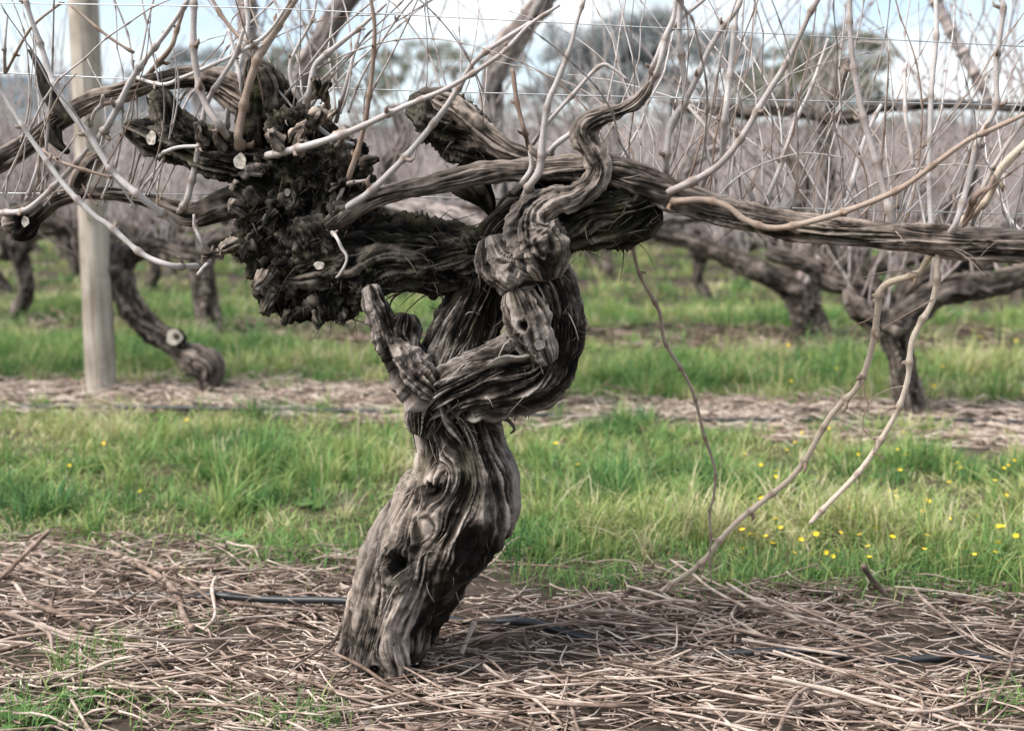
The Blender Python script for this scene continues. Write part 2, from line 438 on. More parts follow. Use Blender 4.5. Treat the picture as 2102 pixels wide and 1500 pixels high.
# ------------------------------------------------------------------ woody sweeps
def proj(V):
    c, s = math.cos(PITCH), math.sin(PITCH)
    q = V - np.array([0, 0, CAM_H])
    f = q[:, 1] * c - q[:, 2] * s; u = q[:, 1] * s + q[:, 2] * c
    return 1051 + FPX * q[:, 0] / f, 750 - FPX * u / f
def sweep(pts, nl, nr, seed=0, lob=0.16, amp=0.075, kf=55, twist=0.0, knots=(), tone=0.0, tonefn=None, ragged=0.0, capr=0.6, flat=1.0, gnarl=0.05, darkfn=None):
    """pts rows: x,y,z,r (world). knots: (px,py,radius_m,depth_m) depth<0 = hollow, >0 = boss. Returns V,Q,T,attrs"""
    p = catmull(pts, nl)
    c = p[:, :3]; r = np.maximum(p[:, 3], 0.002)
    T, N, B = frames(c)
    L = np.concatenate([[0], np.cumsum(np.linalg.norm(np.diff(c, axis=0), axis=1))])
    th = np.arange(nr) / nr * 2 * math.pi
    TH, LL = np.meshgrid(th, L); RR = np.repeat(r[:, None], nr, 1)
    dirs = np.cos(TH)[..., None] * N[:, None, :] * flat + np.sin(TH)[..., None] * B[:, None, :]
    V0 = c[:, None, :] + RR[..., None] * dirs
    px, py = proj(V0.reshape(-1, 3)); px = px.reshape(TH.shape); py = py.reshape(TH.shape)
    front = np.cos(TH) > 0.05
    thp = TH + twist * LL
    ring = np.zeros_like(TH); disp = np.zeros_like(TH); kn_dark = np.zeros_like(TH)
    rm = float(np.mean(r))
    for (kx, ky, a, dep) in knots:
        dd = (px - kx) ** 2 + (py - ky) ** 2 + np.where(front, 0, 1e9)
        i0, j0 = np.unravel_index(np.argmin(dd), dd.shape)
        dth = (TH - TH[i0, j0] + math.pi) % (2 * math.pi) - math.pi
        s = dth * RR; v = LL - LL[i0, j0]
        r2 = s * s + (v * 0.8) ** 2
        fac = np.clip(a * a / (r2 + 0.35 * a * a), 0, 1.6)
        thp = thp - (s * fac / RR) * np.exp(-r2 / (6 * a * a)) * 0.9
        rr = np.sqrt(r2)
        if dep < 0:
            rr = rr * (1 + 0.35 * pn(dth * 9, v * 60, 0.0, seed + 21))
            disp += dep * np.exp(-(rr / (a * 0.55)) ** 2) + 0.35 * abs(dep) * np.exp(-((rr - a * 0.95) / (a * 0.4)) ** 2)
            kn_dark += np.exp(-(rr / (a * 0.5)) ** 2)
        else:
            disp += dep * np.exp(-(rr / a) ** 2) + 0.12 * dep * np.cos(rr / a * 9) * np.exp(-(rr / (a * 1.2)) ** 2)
    # fibre coordinate with slow wander
    thp = thp + 0.35 * pn(np.cos(TH) * 1.3, np.sin(TH) * 1.3, LL * 6, seed + 5) + 0.05 * pn(np.cos(TH) * 3, np.sin(TH) * 3, LL * 16, seed + 6)
    cx, cy = np.cos(thp), np.sin(thp)
    lobn = pn(cx * 1.1, cy * 1.1, LL / rm * 0.35, seed) + 0.6 * pn(cx * 2.2, cy * 2.2, LL / rm * 0.5, seed + 1)
    K = rm * kf
    f1 = pn(cx * K, cy * K, LL * 3.5, seed + 2); f2 = pn(cx * K * 2.3, cy * K * 2.3, LL * 6, seed + 3)
    f3 = pn(cx * K * 5, cy * K * 5, LL * 16, seed + 4)
    mod = np.clip(0.75 + 1.1 * pn(V0[..., 0] * 17, V0[..., 1] * 17, V0[..., 2] * 17, seed + 31), 0.25, 1.5)
    fl = np.clip(3.2 * pn(cx * K * 0.9, cy * K * 0.9, LL * 26, seed + 32), -1, 1)
    rid = mod * ((2.6 * np.abs(f1) - 0.75) * 0.75 + (2.4 * np.abs(f2) - 0.6) * 0.6 + f3 * 0.65) + 0.16 * fl
    tn = np.full(TH.shape, float(tone))
    if tonefn is not None: tn = np.clip(tonefn(px, py, TH, LL), 0, 1)
    tn = tn * np.clip(1 - kn_dark, 0, 1)
    smo = 1 - 0.4 * tn if tonefn is not None else 1.0
    gn = fbm(V0[..., 0] * 38, V0[..., 1] * 38, V0[..., 2] * 38, seed + 11, 3)
    gn2 = pn(V0[..., 0] * 13, V0[..., 1] * 13, V0[..., 2] * 13, seed + 14)
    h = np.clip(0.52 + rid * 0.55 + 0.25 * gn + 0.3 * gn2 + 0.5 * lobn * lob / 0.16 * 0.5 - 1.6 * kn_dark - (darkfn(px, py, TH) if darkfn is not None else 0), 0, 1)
    disp = disp + RR * (lob * lobn) + amp * np.minimum(RR, 0.06) * rid * smo + gnarl * RR * (gn + gn2) * smo
    if ragged:
        disp = disp + ragged * RR * smo * np.maximum(0, pn(cx * K * 1.5, cy * K * 1.5, LL * 24, seed + 9)) ** 1.0 * 1.6
    V = (V0 + disp[..., None] * dirs).reshape(-1, 3)
    i = np.arange(nl - 1)[:, None] * nr; j = np.arange(nr)[None, :]; j2 = (j + 1) % nr
    Q = np.stack([i + j, i + j2, i + nr + j2, i + nr + j], -1).reshape(-1, 4)
    base = nl * nr
    e0 = c[0] - T[0] * r[0] * capr; e1 = c[-1] + T[-1] * r[-1] * capr
    jj = np.arange(nr); k2 = (jj + 1) % nr
    # domed caps: an inner ring then the tip
    Vr0 = c[0] + (V[:nr] - c[0]) * 0.72 - T[0] * r[0] * capr * 0.7
    Vr1 = c[-1] + (V[base - nr:base] - c[-1]) * 0.72 + T[-1] * r[-1] * capr * 0.7
    V = np.vstack([V, Vr0, Vr1, [e0], [e1]])
    q0 = np.stack([base + jj, base + k2, k2, jj], 1); q1 = np.stack([base - nr + jj, base - nr + k2, base + nr + k2, base + nr + jj], 1)
    Tt = np.vstack([np.stack([np.full(nr, base + 2 * nr), base + k2, base + jj], 1), np.stack([np.full(nr, base + 2 * nr + 1), base + nr + jj, base + nr + k2], 1)])
    fib = np.stack([cx * RR, cy * RR, LL], -1).reshape(-1, 3)
    fib = np.vstack([fib, fib[:nr], fib[base - nr:base], fib[:1], fib[base - 1:base]])
    hh = h.ravel(); hh = np.concatenate([hh, hh[:nr], hh[base - nr:base], [0.5, 0.5]])
    tt = tn.ravel(); tt = np.concatenate([tt, tt[:nr], tt[base - nr:base], tt[:1], tt[base - 1:base]])
    return V, np.vstack([Q, q0, q1]), Tt, dict(fib=fib, h=hh, tone=tt)
def W(pl, off=0.0, d=D1):
    """pixel polyline (px,py,r_px[,extra off]) -> world x,y,z,r in the row plane"""
    out = []
    for q in pl:
        o = off + (q[3] if len(q) > 3 else 0)
        p = P(q[0], q[1], o, d)
        out.append([*p, q[2] * p[1] / FPX])
    return out
def wood(name, parent, base, pl, nl, nr, mat, off=0.0, d=D1, **kw):
    V, Q, T, A = sweep(W(pl, off, d), nl, nr, **kw)
    me = mk_mesh(name, V - np.asarray(base), [Q, T], A)
    return mk_obj(name, me, mat, parent)

def cane_geo(pts, sides=7, node_gap=0.095, zig=0.003, seed=0, buds=True, taper=None):
    """pts world x,y,z,r; returns V,Q,T, node attr"""
    rg = np.random.default_rng(seed)
    pts = np.asarray(pts, float)
    seg = np.linalg.norm(np.diff(pts[:, :3], axis=0), axis=1); Lt = seg.sum()
    n_ = max(8, int(Lt / 0.0075))
    p = catmull(pts, n_)
    L = np.linspace(0, Lt, n_)
    nodes = np.arange(node_gap * rg.uniform(0.3, 1), Lt, node_gap) if Lt > node_gap else np.array([Lt * 0.5])
    nodes = nodes + rg.normal(0, node_gap * 0.12, len(nodes))
    nf = np.zeros(n_); zz = np.zeros((n_, 3))
    kn = np.vstack([[0, 0, 0]] + [rg.normal(0, zig, 3) * [1, 1, 0.4] * (1 if k % 2 else -1) for k in range(len(nodes))] + [[0, 0, 0]])
    kl = np.concatenate([[-0.01], nodes, [Lt + 0.01]])
    for k in range(3): zz[:, k] = np.interp(L, kl, kn[:, k])
    for q in nodes: nf = np.maximum(nf, np.exp(-((L - q) / 0.0065) ** 2))
    r = p[:, 3] * (1 + 0.55 * nf) * (1 + 0.05 * np.sin(L * 130))
    c = p[:, :3] + zz
    V, Q, T = tube(c, r, sides)
    nd = np.concatenate([np.repeat(nf * 0.7, sides), [0, 0]])
    if buds:
        Tn, Nn, Bn = frames(c)
        for k, q in enumerate(nodes):
            if rg.random() < 0.3: continue
            i = min(n_ - 1, int(q / Lt * n_)); a = rg.uniform(0, 6.28)
            dr = Nn[i] * math.cos(a) + Bn[i] * math.sin(a)
            rr = r[i]; ln = rr * rg.uniform(1.0, 2.0)
            bc = np.array([c[i] + dr * rr * 0.6, c[i] + dr * (rr + ln * 0.5) + Tn[i] * ln * 0.4, c[i] + dr * (rr + ln * 0.7) + Tn[i] * ln * 1.0])
            bv, bq, bt = tube(bc, [rr * 0.55, rr * 0.45, rr * 0.1], 5)
            k0 = len(V); V = np.vstack([V, bv]); Q = np.vstack([Q, bq + k0]); T = np.vstack([T, bt + k0]); nd = np.concatenate([nd, np.full(len(bv), 0.7)])
    return V, Q, T, nd

# ================================================================== THE MAIN VINE
base = ground(785, 1385); base = np.array([base[0], base[1] + 0.03, 0.0])
vine = empty('grapevine', tuple(base))
tag(vine, 'thick gnarled old grapevine with twisted trunk standing in front, sharp and largest', 'grapevine')

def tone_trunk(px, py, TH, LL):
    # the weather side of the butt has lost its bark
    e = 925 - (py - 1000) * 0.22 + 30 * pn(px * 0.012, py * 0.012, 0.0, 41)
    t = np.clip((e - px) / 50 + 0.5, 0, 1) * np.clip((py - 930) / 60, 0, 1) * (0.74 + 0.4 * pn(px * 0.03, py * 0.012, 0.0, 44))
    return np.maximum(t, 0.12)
def dark_shade_trunk(px, py, TH):
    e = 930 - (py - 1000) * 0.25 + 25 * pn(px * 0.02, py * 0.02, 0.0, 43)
    lower = np.clip((px - e) / 40, 0, 1) * np.clip((py - 1060) / 60, 0, 1) * 0.42  # right flank: dark stained bark, with its shaded side painted in too
    upper = np.clip((730 - py) / 50, 0, 1) * 0.35 + np.exp(-((py - 865) / 35) ** 2) * 0.35  # dark core, and the fold's overhang shadow painted on the bark below
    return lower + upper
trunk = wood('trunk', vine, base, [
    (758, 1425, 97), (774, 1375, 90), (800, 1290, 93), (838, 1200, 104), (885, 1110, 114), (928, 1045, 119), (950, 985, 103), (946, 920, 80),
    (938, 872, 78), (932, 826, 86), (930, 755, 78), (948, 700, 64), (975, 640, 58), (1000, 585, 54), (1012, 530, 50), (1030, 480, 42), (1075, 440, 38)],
    620, 320, M_BARK, seed=1, lob=0.22, amp=0.18, kf=74, twist=1.6, tonefn=tone_trunk, darkfn=dark_shade_trunk, ragged=0.05, gnarl=0.045,
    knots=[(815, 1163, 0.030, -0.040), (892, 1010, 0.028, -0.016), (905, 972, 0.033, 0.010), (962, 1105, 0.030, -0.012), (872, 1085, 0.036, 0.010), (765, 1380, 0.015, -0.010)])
bulge = wood('trunk_fold', vine, base, [
    (868, 880, 30), (884, 835, 48), (940, 800, 64), (1020, 778, 76), (1095, 752, 76), (1132, 700, 68), (1132, 640, 64), (1118, 585, 56), (1085, 550, 44), (1050, 540, 36)],
    460, 260, M_BARK, off=-0.045, seed=2, lob=0.17, amp=0.22, kf=95, twist=0.6, tone=0.05, ragged=0.06, gnarl=0.05)
sh = wood('trunk_fold', vine, base, [(1062, 610, 36), (1078, 650, 44), (1100, 700, 40), (1118, 735, 30)], 120, 120, M_BARK, off=-0.10, seed=3, lob=0.2, amp=0.2, kf=90, tone=0.4, gnarl=0.1,
          knots=[(1078, 668, 0.011, -0.014), (1062, 700, 0.02, 0.004)])
ball = wood('burl', vine, base, [(1010, 500, 30), (1022, 535, 44), (1050, 562, 46), (1085, 570, 38)], 110, 130, M_BARK, off=-0.085, seed=4, lob=0.22, amp=0.2, kf=80, twist=4, gnarl=0.2, ragged=0.06, tone=0.3, knots=[(1045, 565, 0.02, 0.006)])
swirl = wood('twisted_limb', vine, base, [
    (1120, 555, 40), (1114, 515, 56), (1088, 468, 48), (1098, 432, 37), (1135, 412, 29), (1180, 402, 25), (1215, 378, 22), (1230, 348, 20), (1218, 315, 20), (1204, 288, 22), (1202, 264, 23),
    (1232, 243, 19), (1275, 228, 15), (1305, 212, 13), (1324, 190, 11), (1334, 172, 8)],
    420, 130, M_BARK, off=-0.10, seed=5, lob=0.28, amp=0.22, kf=110, twist=3, tone=0.6, ragged=0.12, gnarl=0.26,
    knots=[(1120, 505, 0.03, 0.008)])
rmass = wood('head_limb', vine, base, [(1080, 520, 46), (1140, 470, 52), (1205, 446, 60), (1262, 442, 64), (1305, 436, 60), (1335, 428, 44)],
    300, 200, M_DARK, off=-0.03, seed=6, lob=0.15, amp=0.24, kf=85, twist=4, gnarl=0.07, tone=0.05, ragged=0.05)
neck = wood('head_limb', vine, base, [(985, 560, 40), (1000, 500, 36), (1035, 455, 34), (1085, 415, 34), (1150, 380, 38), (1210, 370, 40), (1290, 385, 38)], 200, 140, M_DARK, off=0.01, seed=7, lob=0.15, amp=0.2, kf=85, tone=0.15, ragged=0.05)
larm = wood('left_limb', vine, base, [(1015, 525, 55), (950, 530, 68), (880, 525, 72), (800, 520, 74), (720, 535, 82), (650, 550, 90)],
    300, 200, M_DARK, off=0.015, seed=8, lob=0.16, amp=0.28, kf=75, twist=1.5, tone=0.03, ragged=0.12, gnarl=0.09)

# long arms tied along the wire
arm_r = wood('arm', vine, base, [(1010, 352, 17), (1090, 348, 21), (1170, 347, 25), (1250, 352, 30), (1320, 375, 33), (1380, 400, 29), (1450, 425, 27), (1530, 445, 28), (1620, 462, 29), (1720, 475, 27), (1830, 486, 26), (1950, 496, 31), (2040, 502, 31), (2150, 512, 29)],
    520, 110, M_ARM, off=-0.055, seed=9, lob=0.12, amp=0.26, kf=120, twist=2, tone=0.25, ragged=0.03, gnarl=0.03)
arm_l = wood('arm', vine, base, [(1080, 350, 20), (1000, 355, 21), (930, 368, 20), (870, 383, 19), (810, 396, 18), (755, 412, 19), (700, 446, 20), (675, 462, 15)],
    300, 90, M_ARM, off=-0.075, seed=10, lob=0.12, amp=0.26, kf=125, twist=2, tone=0.3, ragged=0.03, gnarl=0.03)
spur = wood('spur', vine, base, [(848, 222, 22), (880, 232, 40), (925, 262, 48), (980, 300, 42), (1030, 330, 28), (1080, 345, 18)],
    200, 130, M_DARK, off=0.0, seed=11, lob=0.3, amp=0.4, kf=90, twist=3, tone=0.15, ragged=0.2, gnarl=0.2)
spur2 = wood('spur', vine, base, [(900, 205, 16), (940, 225, 20), (985, 265, 20), (1030, 300, 18), (1075, 318, 16), (1120, 330, 15)], 180, 80, M_ARM, off=-0.04, seed=12, lob=0.25, amp=0.35, kf=110, tone=0.5, ragged=0.12, gnarl=0.18)
hang = wood('spur', vine, base, [(955, 350, 30), (975, 385, 30), (998, 415, 18), (1008, 440, 6)], 100, 90, M_DARK, off=0.01, seed=13, lob=0.3, amp=0.3, kf=60, ragged=0.2)

# two dead spurs on the left of the fork
wood('dead_spur', vine, base, [(885, 800, 42), (850, 770, 42), (815, 728, 40), (795, 690, 30), (785, 655, 25), (772, 620, 22), (762, 592, 14)], 180, 100, M_BARK, off=-0.085, seed=14, lob=0.4, amp=0.5, kf=90, tone=0.3, ragged=0.2, gnarl=0.3)
wood('dead_spur', vine, base, [(845, 745, 30), (835, 705, 27), (828, 678, 25), (832, 655, 22)], 90, 80, M_BARK, off=-0.075, seed=15, lob=0.4, amp=0.5, kf=90, tone=0.1, ragged=0.25, gnarl=0.35)

# left side arms reaching out of the frame
wood('arm', vine, base, [(-30, 345, 21), (30, 315, 20), (85, 275, 19), (130, 240, 18), (190, 205, 17), (250, 190, 17), (310, 172, 18), (370, 160, 20), (430, 165, 24), (500, 195, 34), (560, 240, 40)],
     300, 90, M_ARM, off=0.05, seed=16, lob=0.14, amp=0.2, kf=110, tone=0.05, gnarl=0.06)
wood('spur', vine, base, [(150, 238, 17), (115, 212, 17), (95, 180, 14), (84, 150, 10), (70, 118, 6), (58, 103, 2.5)], 90, 50, M_DARK, off=0.045, seed=17, lob=0.15, amp=0.2, kf=80, tone=0.1)
wood('spur', vine, base, [(105, 265, 20), (120, 295, 12), (138, 312, 7)], 40, 40, M_DARK, off=0.045, seed=18, lob=0.2, amp=0.2, kf=80)
wood('arm', vine, base, [(20, 462, 20), (70, 445, 18), (110, 415, 15), (160, 398, 13), (220, 398, 13), (290, 408, 14), (350, 428, 18), (395, 442, 25), (450, 425, 30), (520, 400, 40)],
     260, 80, M_ARM, off=0.04, seed=19, lob=0.14, amp=0.2, kf=85, tone=0.2)
wood('spur', vine, base, [(150, 402, 14), (165, 365, 16), (185, 335, 18), (205, 318, 14)], 70, 50, M_ARM, off=0.04, seed=20, lob=0.2, amp=0.2, kf=80, tone=0.3)
wood('spur', vine, base, [(60, 445, 28), (45, 470, 26), (30, 462, 14)], 60, 50, M_DARK, off=0.04, seed=21, lob=0.2, amp=0.25, kf=70)
# the burl arm with the sawn faces
wood('burl_arm', vine, base, [(560, 345, 46), (490, 335, 42), (430, 318, 42), (375, 292, 44), (330, 282, 38), (295, 272, 28), (265, 262, 16)], 240, 140, M_DARK, off=0.0, seed=22, lob=0.28, amp=0.35, kf=90, tone=0.05, ragged=0.15, gnarl=0.2)
wood('spur', vine, base, [(372, 290, 34), (350, 245, 27), (335, 210, 24), (325, 195, 20)], 90, 80, M_DARK, off=-0.01, seed=23, gnarl=0.22, lob=0.22, amp=0.3, kf=60, tone=0.2, ragged=0.1)
wood('spur', vine, base, [(545, 290, 48), (540, 230, 44), (545, 185, 38), (530, 150, 26), (520, 125, 12)], 120, 100, M_DARK, off=0.02, seed=24, gnarl=0.22, lob=0.3, amp=0.35, kf=60, tone=0.1, ragged=0.2)
wood('spur', vine, base, [(600, 300, 40), (590, 230, 36), (560, 180, 24), (548, 150, 10)], 100, 90, M_DARK, off=0.05, seed=25, gnarl=0.22, lob=0.3, amp=0.35, kf=60, ragged=0.2)

# the dark knotted head: swollen wood, fused
def build_head():
    bm = bmesh.new()
    rg = np.random.default_rng(5)
    blobs = [(640, 585, 62), (600, 560, 66), (565, 600, 40), (700, 590, 58), (735, 560, 60), (560, 520, 56), (640, 500, 80), (720, 500, 64), (590, 440, 76), (660, 420, 84),
             (720, 430, 50), (545, 400, 60), (610, 360, 74), (690, 350, 60), (560, 330, 50), (650, 300, 56), (720, 330, 36), (600, 270, 46), (520, 440, 36), (500, 500, 26), (640, 620, 40), (600, 625, 30), (690, 625, 34),
             (760, 540, 50), (740, 590, 36), (740, 380, 34)]
    for (x, y, r) in blobs:
        p = P(x, y, rg.uniform(-0.02, 0.05)); k = bmesh.ops.create_icosphere(bm, subdivisions=3, radius=r * p[1] / FPX)
        s = rg.uniform(0.8, 1.15)
        for v in k['verts']: v.co = Vector((v.co.x, v.co.y * s, v.co.z)) + Vector(p)
    for i in range(90):                                  # knuckles and old spur stubs
        x, y, r = blobs[rg.integers(len(blobs))]
        a = rg.uniform(0, 6.28); e = rg.uniform(0.5, 1.05)
        p = P(x + r * e * math.cos(a), y + r * e * math.sin(a), rg.uniform(-0.085, 0.02))
        k = bmesh.ops.create_icosphere(bm, subdivisions=2, radius=rg.uniform(5, 14) * p[1] / FPX)
        q = Vector(rg.uniform(0.7, 1.5, 3))
        for v in k['verts']: v.co = Vector((v.co.x * q.x, v.co.y * q.y, v.co.z * q.z)) + Vector(p)
    me = bpy.data.meshes.new('tmp'); bm.to_mesh(me); bm.free()
    o = bpy.data.objects.new('tmp', me); COL.objects.link(o)
    md = o.modifiers.new('r', 'REMESH'); md.mode = 'VOXEL'; md.voxel_size = 0.0042
    dg = bpy.context.evaluated_depsgraph_get()
    ev = o.evaluated_get(dg); m2 = bpy.data.meshes.new_from_object(ev)
    bpy.data.objects.remove(o)
    n_ = len(m2.vertices); V = np.empty(n_ * 3, np.float32); m2.vertices.foreach_get('co', V); V = V.reshape(-1, 3).astype(float)
    Nn = np.empty(n_ * 3, np.float32); m2.vertices.foreach_get('normal', Nn); Nn = Nn.reshape(-1, 3).astype(float)
    # light smoothing of the normals is given by the remesh; carve knots and shaggy fibres
    wx = V + 0.02 * np.stack([pn(V[:, 0] * 14, V[:, 1] * 14, V[:, 2] * 14, s) for s in (51, 52, 53)], 1)
    a1 = fbm(wx[:, 0] * 24, wx[:, 1] * 24, wx[:, 2] * 24, 54, 3)
    wy = V + 0.035 * np.stack([pn(V[:, 0] * 9, V[:, 1] * 9, V[:, 2] * 9, s) for s in (151, 152, 153)], 1)
    fib = np.stack([wy[:, 0] + 0.45 * wy[:, 2], wy[:, 1], wy[:, 2] - wy[:, 0] * 0.45], 1)
    f1 = pn(fib[:, 0] * 105, fib[:, 1] * 105, fib[:, 2] * 16, 55); f2 = pn(fib[:, 0] * 230, fib[:, 1] * 230, fib[:, 2] * 34, 56)
    rid = 0.7 * (2.4 * np.abs(f1) - 0.7) + 0.6 * f2
    V = V + Nn * (0.014 * a1 + 0.008 * rid + 0.004 * pn(V[:, 0] * 95, V[:, 1] * 95, V[:, 2] * 95, 59) + 0.014 * np.maximum(0, pn(V[:, 0] * 60, V[:, 1] * 60, V[:, 2] * 60, 57)))[:, None]
    m2.vertices.foreach_set('co', (V - base).astype(np.float32).ravel())
    for k, a in (('h', np.clip(0.36 + 0.5 * rid + 0.55 * a1, 0, 1)), ('tone', np.clip(0.5 * pn(V[:, 0] * 20, V[:, 1] * 20, V[:, 2] * 20, 58) + 0.1, 0, 0.6))):
        z = m2.attributes.new(k, 'FLOAT', 'POINT'); z.data.foreach_set('value', a.astype(np.float32))
    z = m2.attributes.new('fib', 'FLOAT_VECTOR', 'POINT'); z.data.foreach_set('vector', fib.astype(np.float32).ravel())
    m2.polygons.foreach_set('use_smooth', np.ones(len(m2.polygons), bool)); m2.materials.clear(); m2.update()
    m2.name = 'head'
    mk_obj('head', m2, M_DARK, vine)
    return V, Nn
HV, HN = build_head()

# shaggy bark: peeling strips
def strips(bag, V, N, count, seed, lmin=0.01, lmax=0.05, wmin=0.001, wmax=0.004, droop=0.5, out=0.5, along=None):
    rg = np.random.default_rng(seed)
    idx = rg.integers(0, len(V), count)
    for i in idx:
        p = V[i]; nn = N[i]
        d = along[i] * (1 if rg.random() < 0.5 else -1) if along is not None else rg.normal(size=3)
        d = d + nn * rg.uniform(0.1, out) + rg.normal(0, 0.25, 3); d /= np.linalg.norm(d) + 1e-9
        L = rg.uniform(lmin, lmax); w_ = rg.uniform(wmin, wmax)
        s = np.cross(d, nn); s /= np.linalg.norm(s) + 1e-9
        n_ = 4; t = np.linspace(0, 1, n_)
        curl = rg.normal(0, 0.35) * nn + np.array([0, 0, -droop]) * rg.uniform(0, 1) + s * rg.normal(0, 0.35)
        c = p - nn * 0.002 + np.outer(t * L, d) + np.outer((t ** 2) * L, curl)
        ww_ = w_ * (1 - 0.75 * t)
        up = np.cross(s, d) * 0.35
        top = c + s * ww_[:, None]; bot = c - s * ww_[:, None]; mid = c + up * ww_[:, None]
        Vv = np.stack([top, mid, bot], 1).reshape(-1, 3)
        q = []
        for k in range(n_ - 1):
            for e in range(2): q.append([k * 3 + e, k * 3 + e + 1, k * 3 + 3 + e + 1, k * 3 + 3 + e])
        hh = rg.uniform(0.25, 0.95)
        bag.add(Vv, np.array(q), None, h=hh, tone=rg.uniform(0, 0.5), rnd=0.0)
        bag.A.setdefault('fibl', []).append(Vv)
def strip_obj(bag, mat):
    fibl = np.vstack(bag.A.pop('fibl')); V = np.vstack(bag.V) - base
    me = mk_mesh('peeling_bark', V, [np.vstack(bag.Q)], {'h': np.concatenate(bag.A['h']), 'tone': np.concatenate(bag.A['tone']), 'fib': fibl}, True)
    return me
def vn(o):
    me = o.data; n_ = len(me.vertices); V = np.empty(n_ * 3, np.float32); me.vertices.foreach_get('co', V); N = np.empty(n_ * 3, np.float32); me.vertices.foreach_get('normal', N)
    return V.reshape(-1, 3).astype(float) + base, N.reshape(-1, 3).astype(float)
def strip_part(src_o, mat, count, seed, nr, **kw):
    V, N = vn(src_o)
    al = np.zeros_like(V); al[:-nr] = V[nr:] - V[:-nr]; al /= np.linalg.norm(al, axis=1)[:, None] + 1e-9
    b_ = Bag(); strips(b_, V[:-2 * nr - 2], N[:-2 * nr - 2], count, seed, along=al, **kw)
    o = mk_obj('peeling_bark', strip_obj(b_, mat), mat, src_o); o['kind'] = 'stuff'
b_ = Bag(); strips(b_, HV, HN, 2600, 60, 0.006, 0.024, 0.0005, 0.0017, 0.6, 0.4)
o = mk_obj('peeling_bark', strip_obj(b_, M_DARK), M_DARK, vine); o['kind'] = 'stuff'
strip_part(larm, M_DARK, 420, 61, 200, lmin=0.02, lmax=0.08, wmin=0.0008, wmax=0.003, out=0.35)
strip_part(rmass, M_DARK, 260, 62, 200, lmin=0.02, lmax=0.06, wmin=0.0006, wmax=0.0025, out=0.3)
strip_part(bulge, M_BARK, 420, 63, 260, lmin=0.02, lmax=0.06, wmin=0.0006, wmax=0.0022, out=0.22)
strip_part(trunk, M_BARK, 520, 64, 320, lmin=0.015, lmax=0.05, wmin=0.0006, wmax=0.0022, out=0.25)
strip_part(spur, M_DARK, 160, 65, 130, lmin=0.015, lmax=0.05, wmin=0.001, wmax=0.003, out=0.5)
strip_part(arm_r, M_ARM, 160, 66, 110, lmin=0.02, lmax=0.07, wmin=0.0006, wmax=0.0018, out=0.15)

# loose strings hanging below the fork and the fold
def string(pl, r0, r1, off=-0.02, name='bark_string', mat=None):
    pts = [[*P(x, y, off), 0.001] for x, y in pl]
    p = catmull(pts, 26); V, Q, T = tube(p[:, :3], np.linspace(r0, r1, 26), 6)
    n_ = len(V)
    me = mk_mesh(name, V - base, [Q, T], {'h': np.full(n_, 0.5), 'tone': np.full(n_, 0.3), 'fib': V})
    mk_obj(name, me, mat or M_BARK, vine)
string([(870, 590), (905, 605), (907, 628), (900, 640)], 0.002, 0.0009)
string([(945, 620), (915, 636), (893, 634), (880, 628)], 0.0022, 0.0009)
string([(830, 595), (805, 615), (798, 645), (803, 662)], 0.003, 0.0012)
string([(775, 620), (760, 640), (762, 680), (770, 700)], 0.002, 0.001)
string([(855, 585), (830, 598), (800, 610), (785, 622)], 0.0025, 0.001)
string([(1030, 855), (1046, 865), (1056, 880), (1048, 890)], 0.006, 0.002)
string([(1070, 830), (1080, 845), (1078, 858)], 0.002, 0.001)
string([(715, 1240), (700, 1290), (680, 1325), (668, 1345)], 0.006, 0.002, -0.01)
string([(760, 1090), (735, 1160), (720, 1230), (705, 1290)], 0.004, 0.004, 0.0)

# sawn and pruned faces
def cut(px, py, r, off, mat=M_CUT, tilt=(0, -1, 0.15), flat=0.75, parent=vine, bs=None, rim=True, d=D1):
    p = P(px, py, off, d); rad = r * p[1] / FPX
    nn = Vector(tilt).normalized(); q = nn.to_track_quat('Z', 'Y')
    rg = np.random.default_rng(int(px * 7 + py))
    th = np.linspace(0, 6.283, 26, endpoint=False)
    wob = 1 + 0.07 * np.sin(th * 3 + rg.uniform(0, 6)) + 0.05 * np.sin(th * 5 + rg.uniform(0, 6))
    rings = [(1.12, -0.9), (1.1, -0.05), (0.98, 0.06), (0.8, 0.03), (0.45, 0.0), (0.15, -0.03)]
    V = []
    for (s, z) in rings:
        for k in range(26):
            v = q @ Vector((math.cos(th[k]) * rad * s * wob[k] * flat, math.sin(th[k]) * rad * s * wob[k], z * rad)); V.append(np.array(v) + p)
    V.append(p - np.array(nn) * rad * 0.03)
    V = np.array(V); Q = []
    for a in range(len(rings) - 1):
        for k in range(26): Q.append([a * 26 + k, a * 26 + (k + 1) % 26, (a + 1) * 26 + (k + 1) % 26, (a + 1) * 26 + k])
    last = (len(rings) - 1) * 26
    T = [[last + k, last + (k + 1) % 26, len(V) - 1] for k in range(26)]
    me = mk_mesh('pruning_cut', V - (base if bs is None else bs), [np.array(Q), np.array(T)])
    me.materials.append(mat); me.materials.append(M_DARK)
    mi = np.zeros(len(me.polygons), np.int32); mi[:52] = 1; me.polygons.foreach_set('material_index', mi)
    mk_obj('pruning_cut', me, None, parent)
cut(311, 284, 15, -0.055, tilt=(-0.25, -1, 0.2))
cut(493, 332, 17, -0.075, M_CUT, tilt=(0.1, -1, 0.25))
cut(52, 455, 11, -0.03, tilt=(-0.1, -1, 0.1))
cut(546, 448, 9, -0.10, M_CUTD); cut(655, 545, 9, -0.10, M_CUT, tilt=(0.3, -1, 0.4), flat=1.2); cut(322, 195, 18, -0.02, M_CUTD, tilt=(0, -0.6, 0.8), flat=1)
cut(590, 395, 8, -0.11, M_CUTD)
cut(1108, 708, 11, -0.152, M_CUTD, flat=1.1, tilt=(0.1, -1, 0.2))

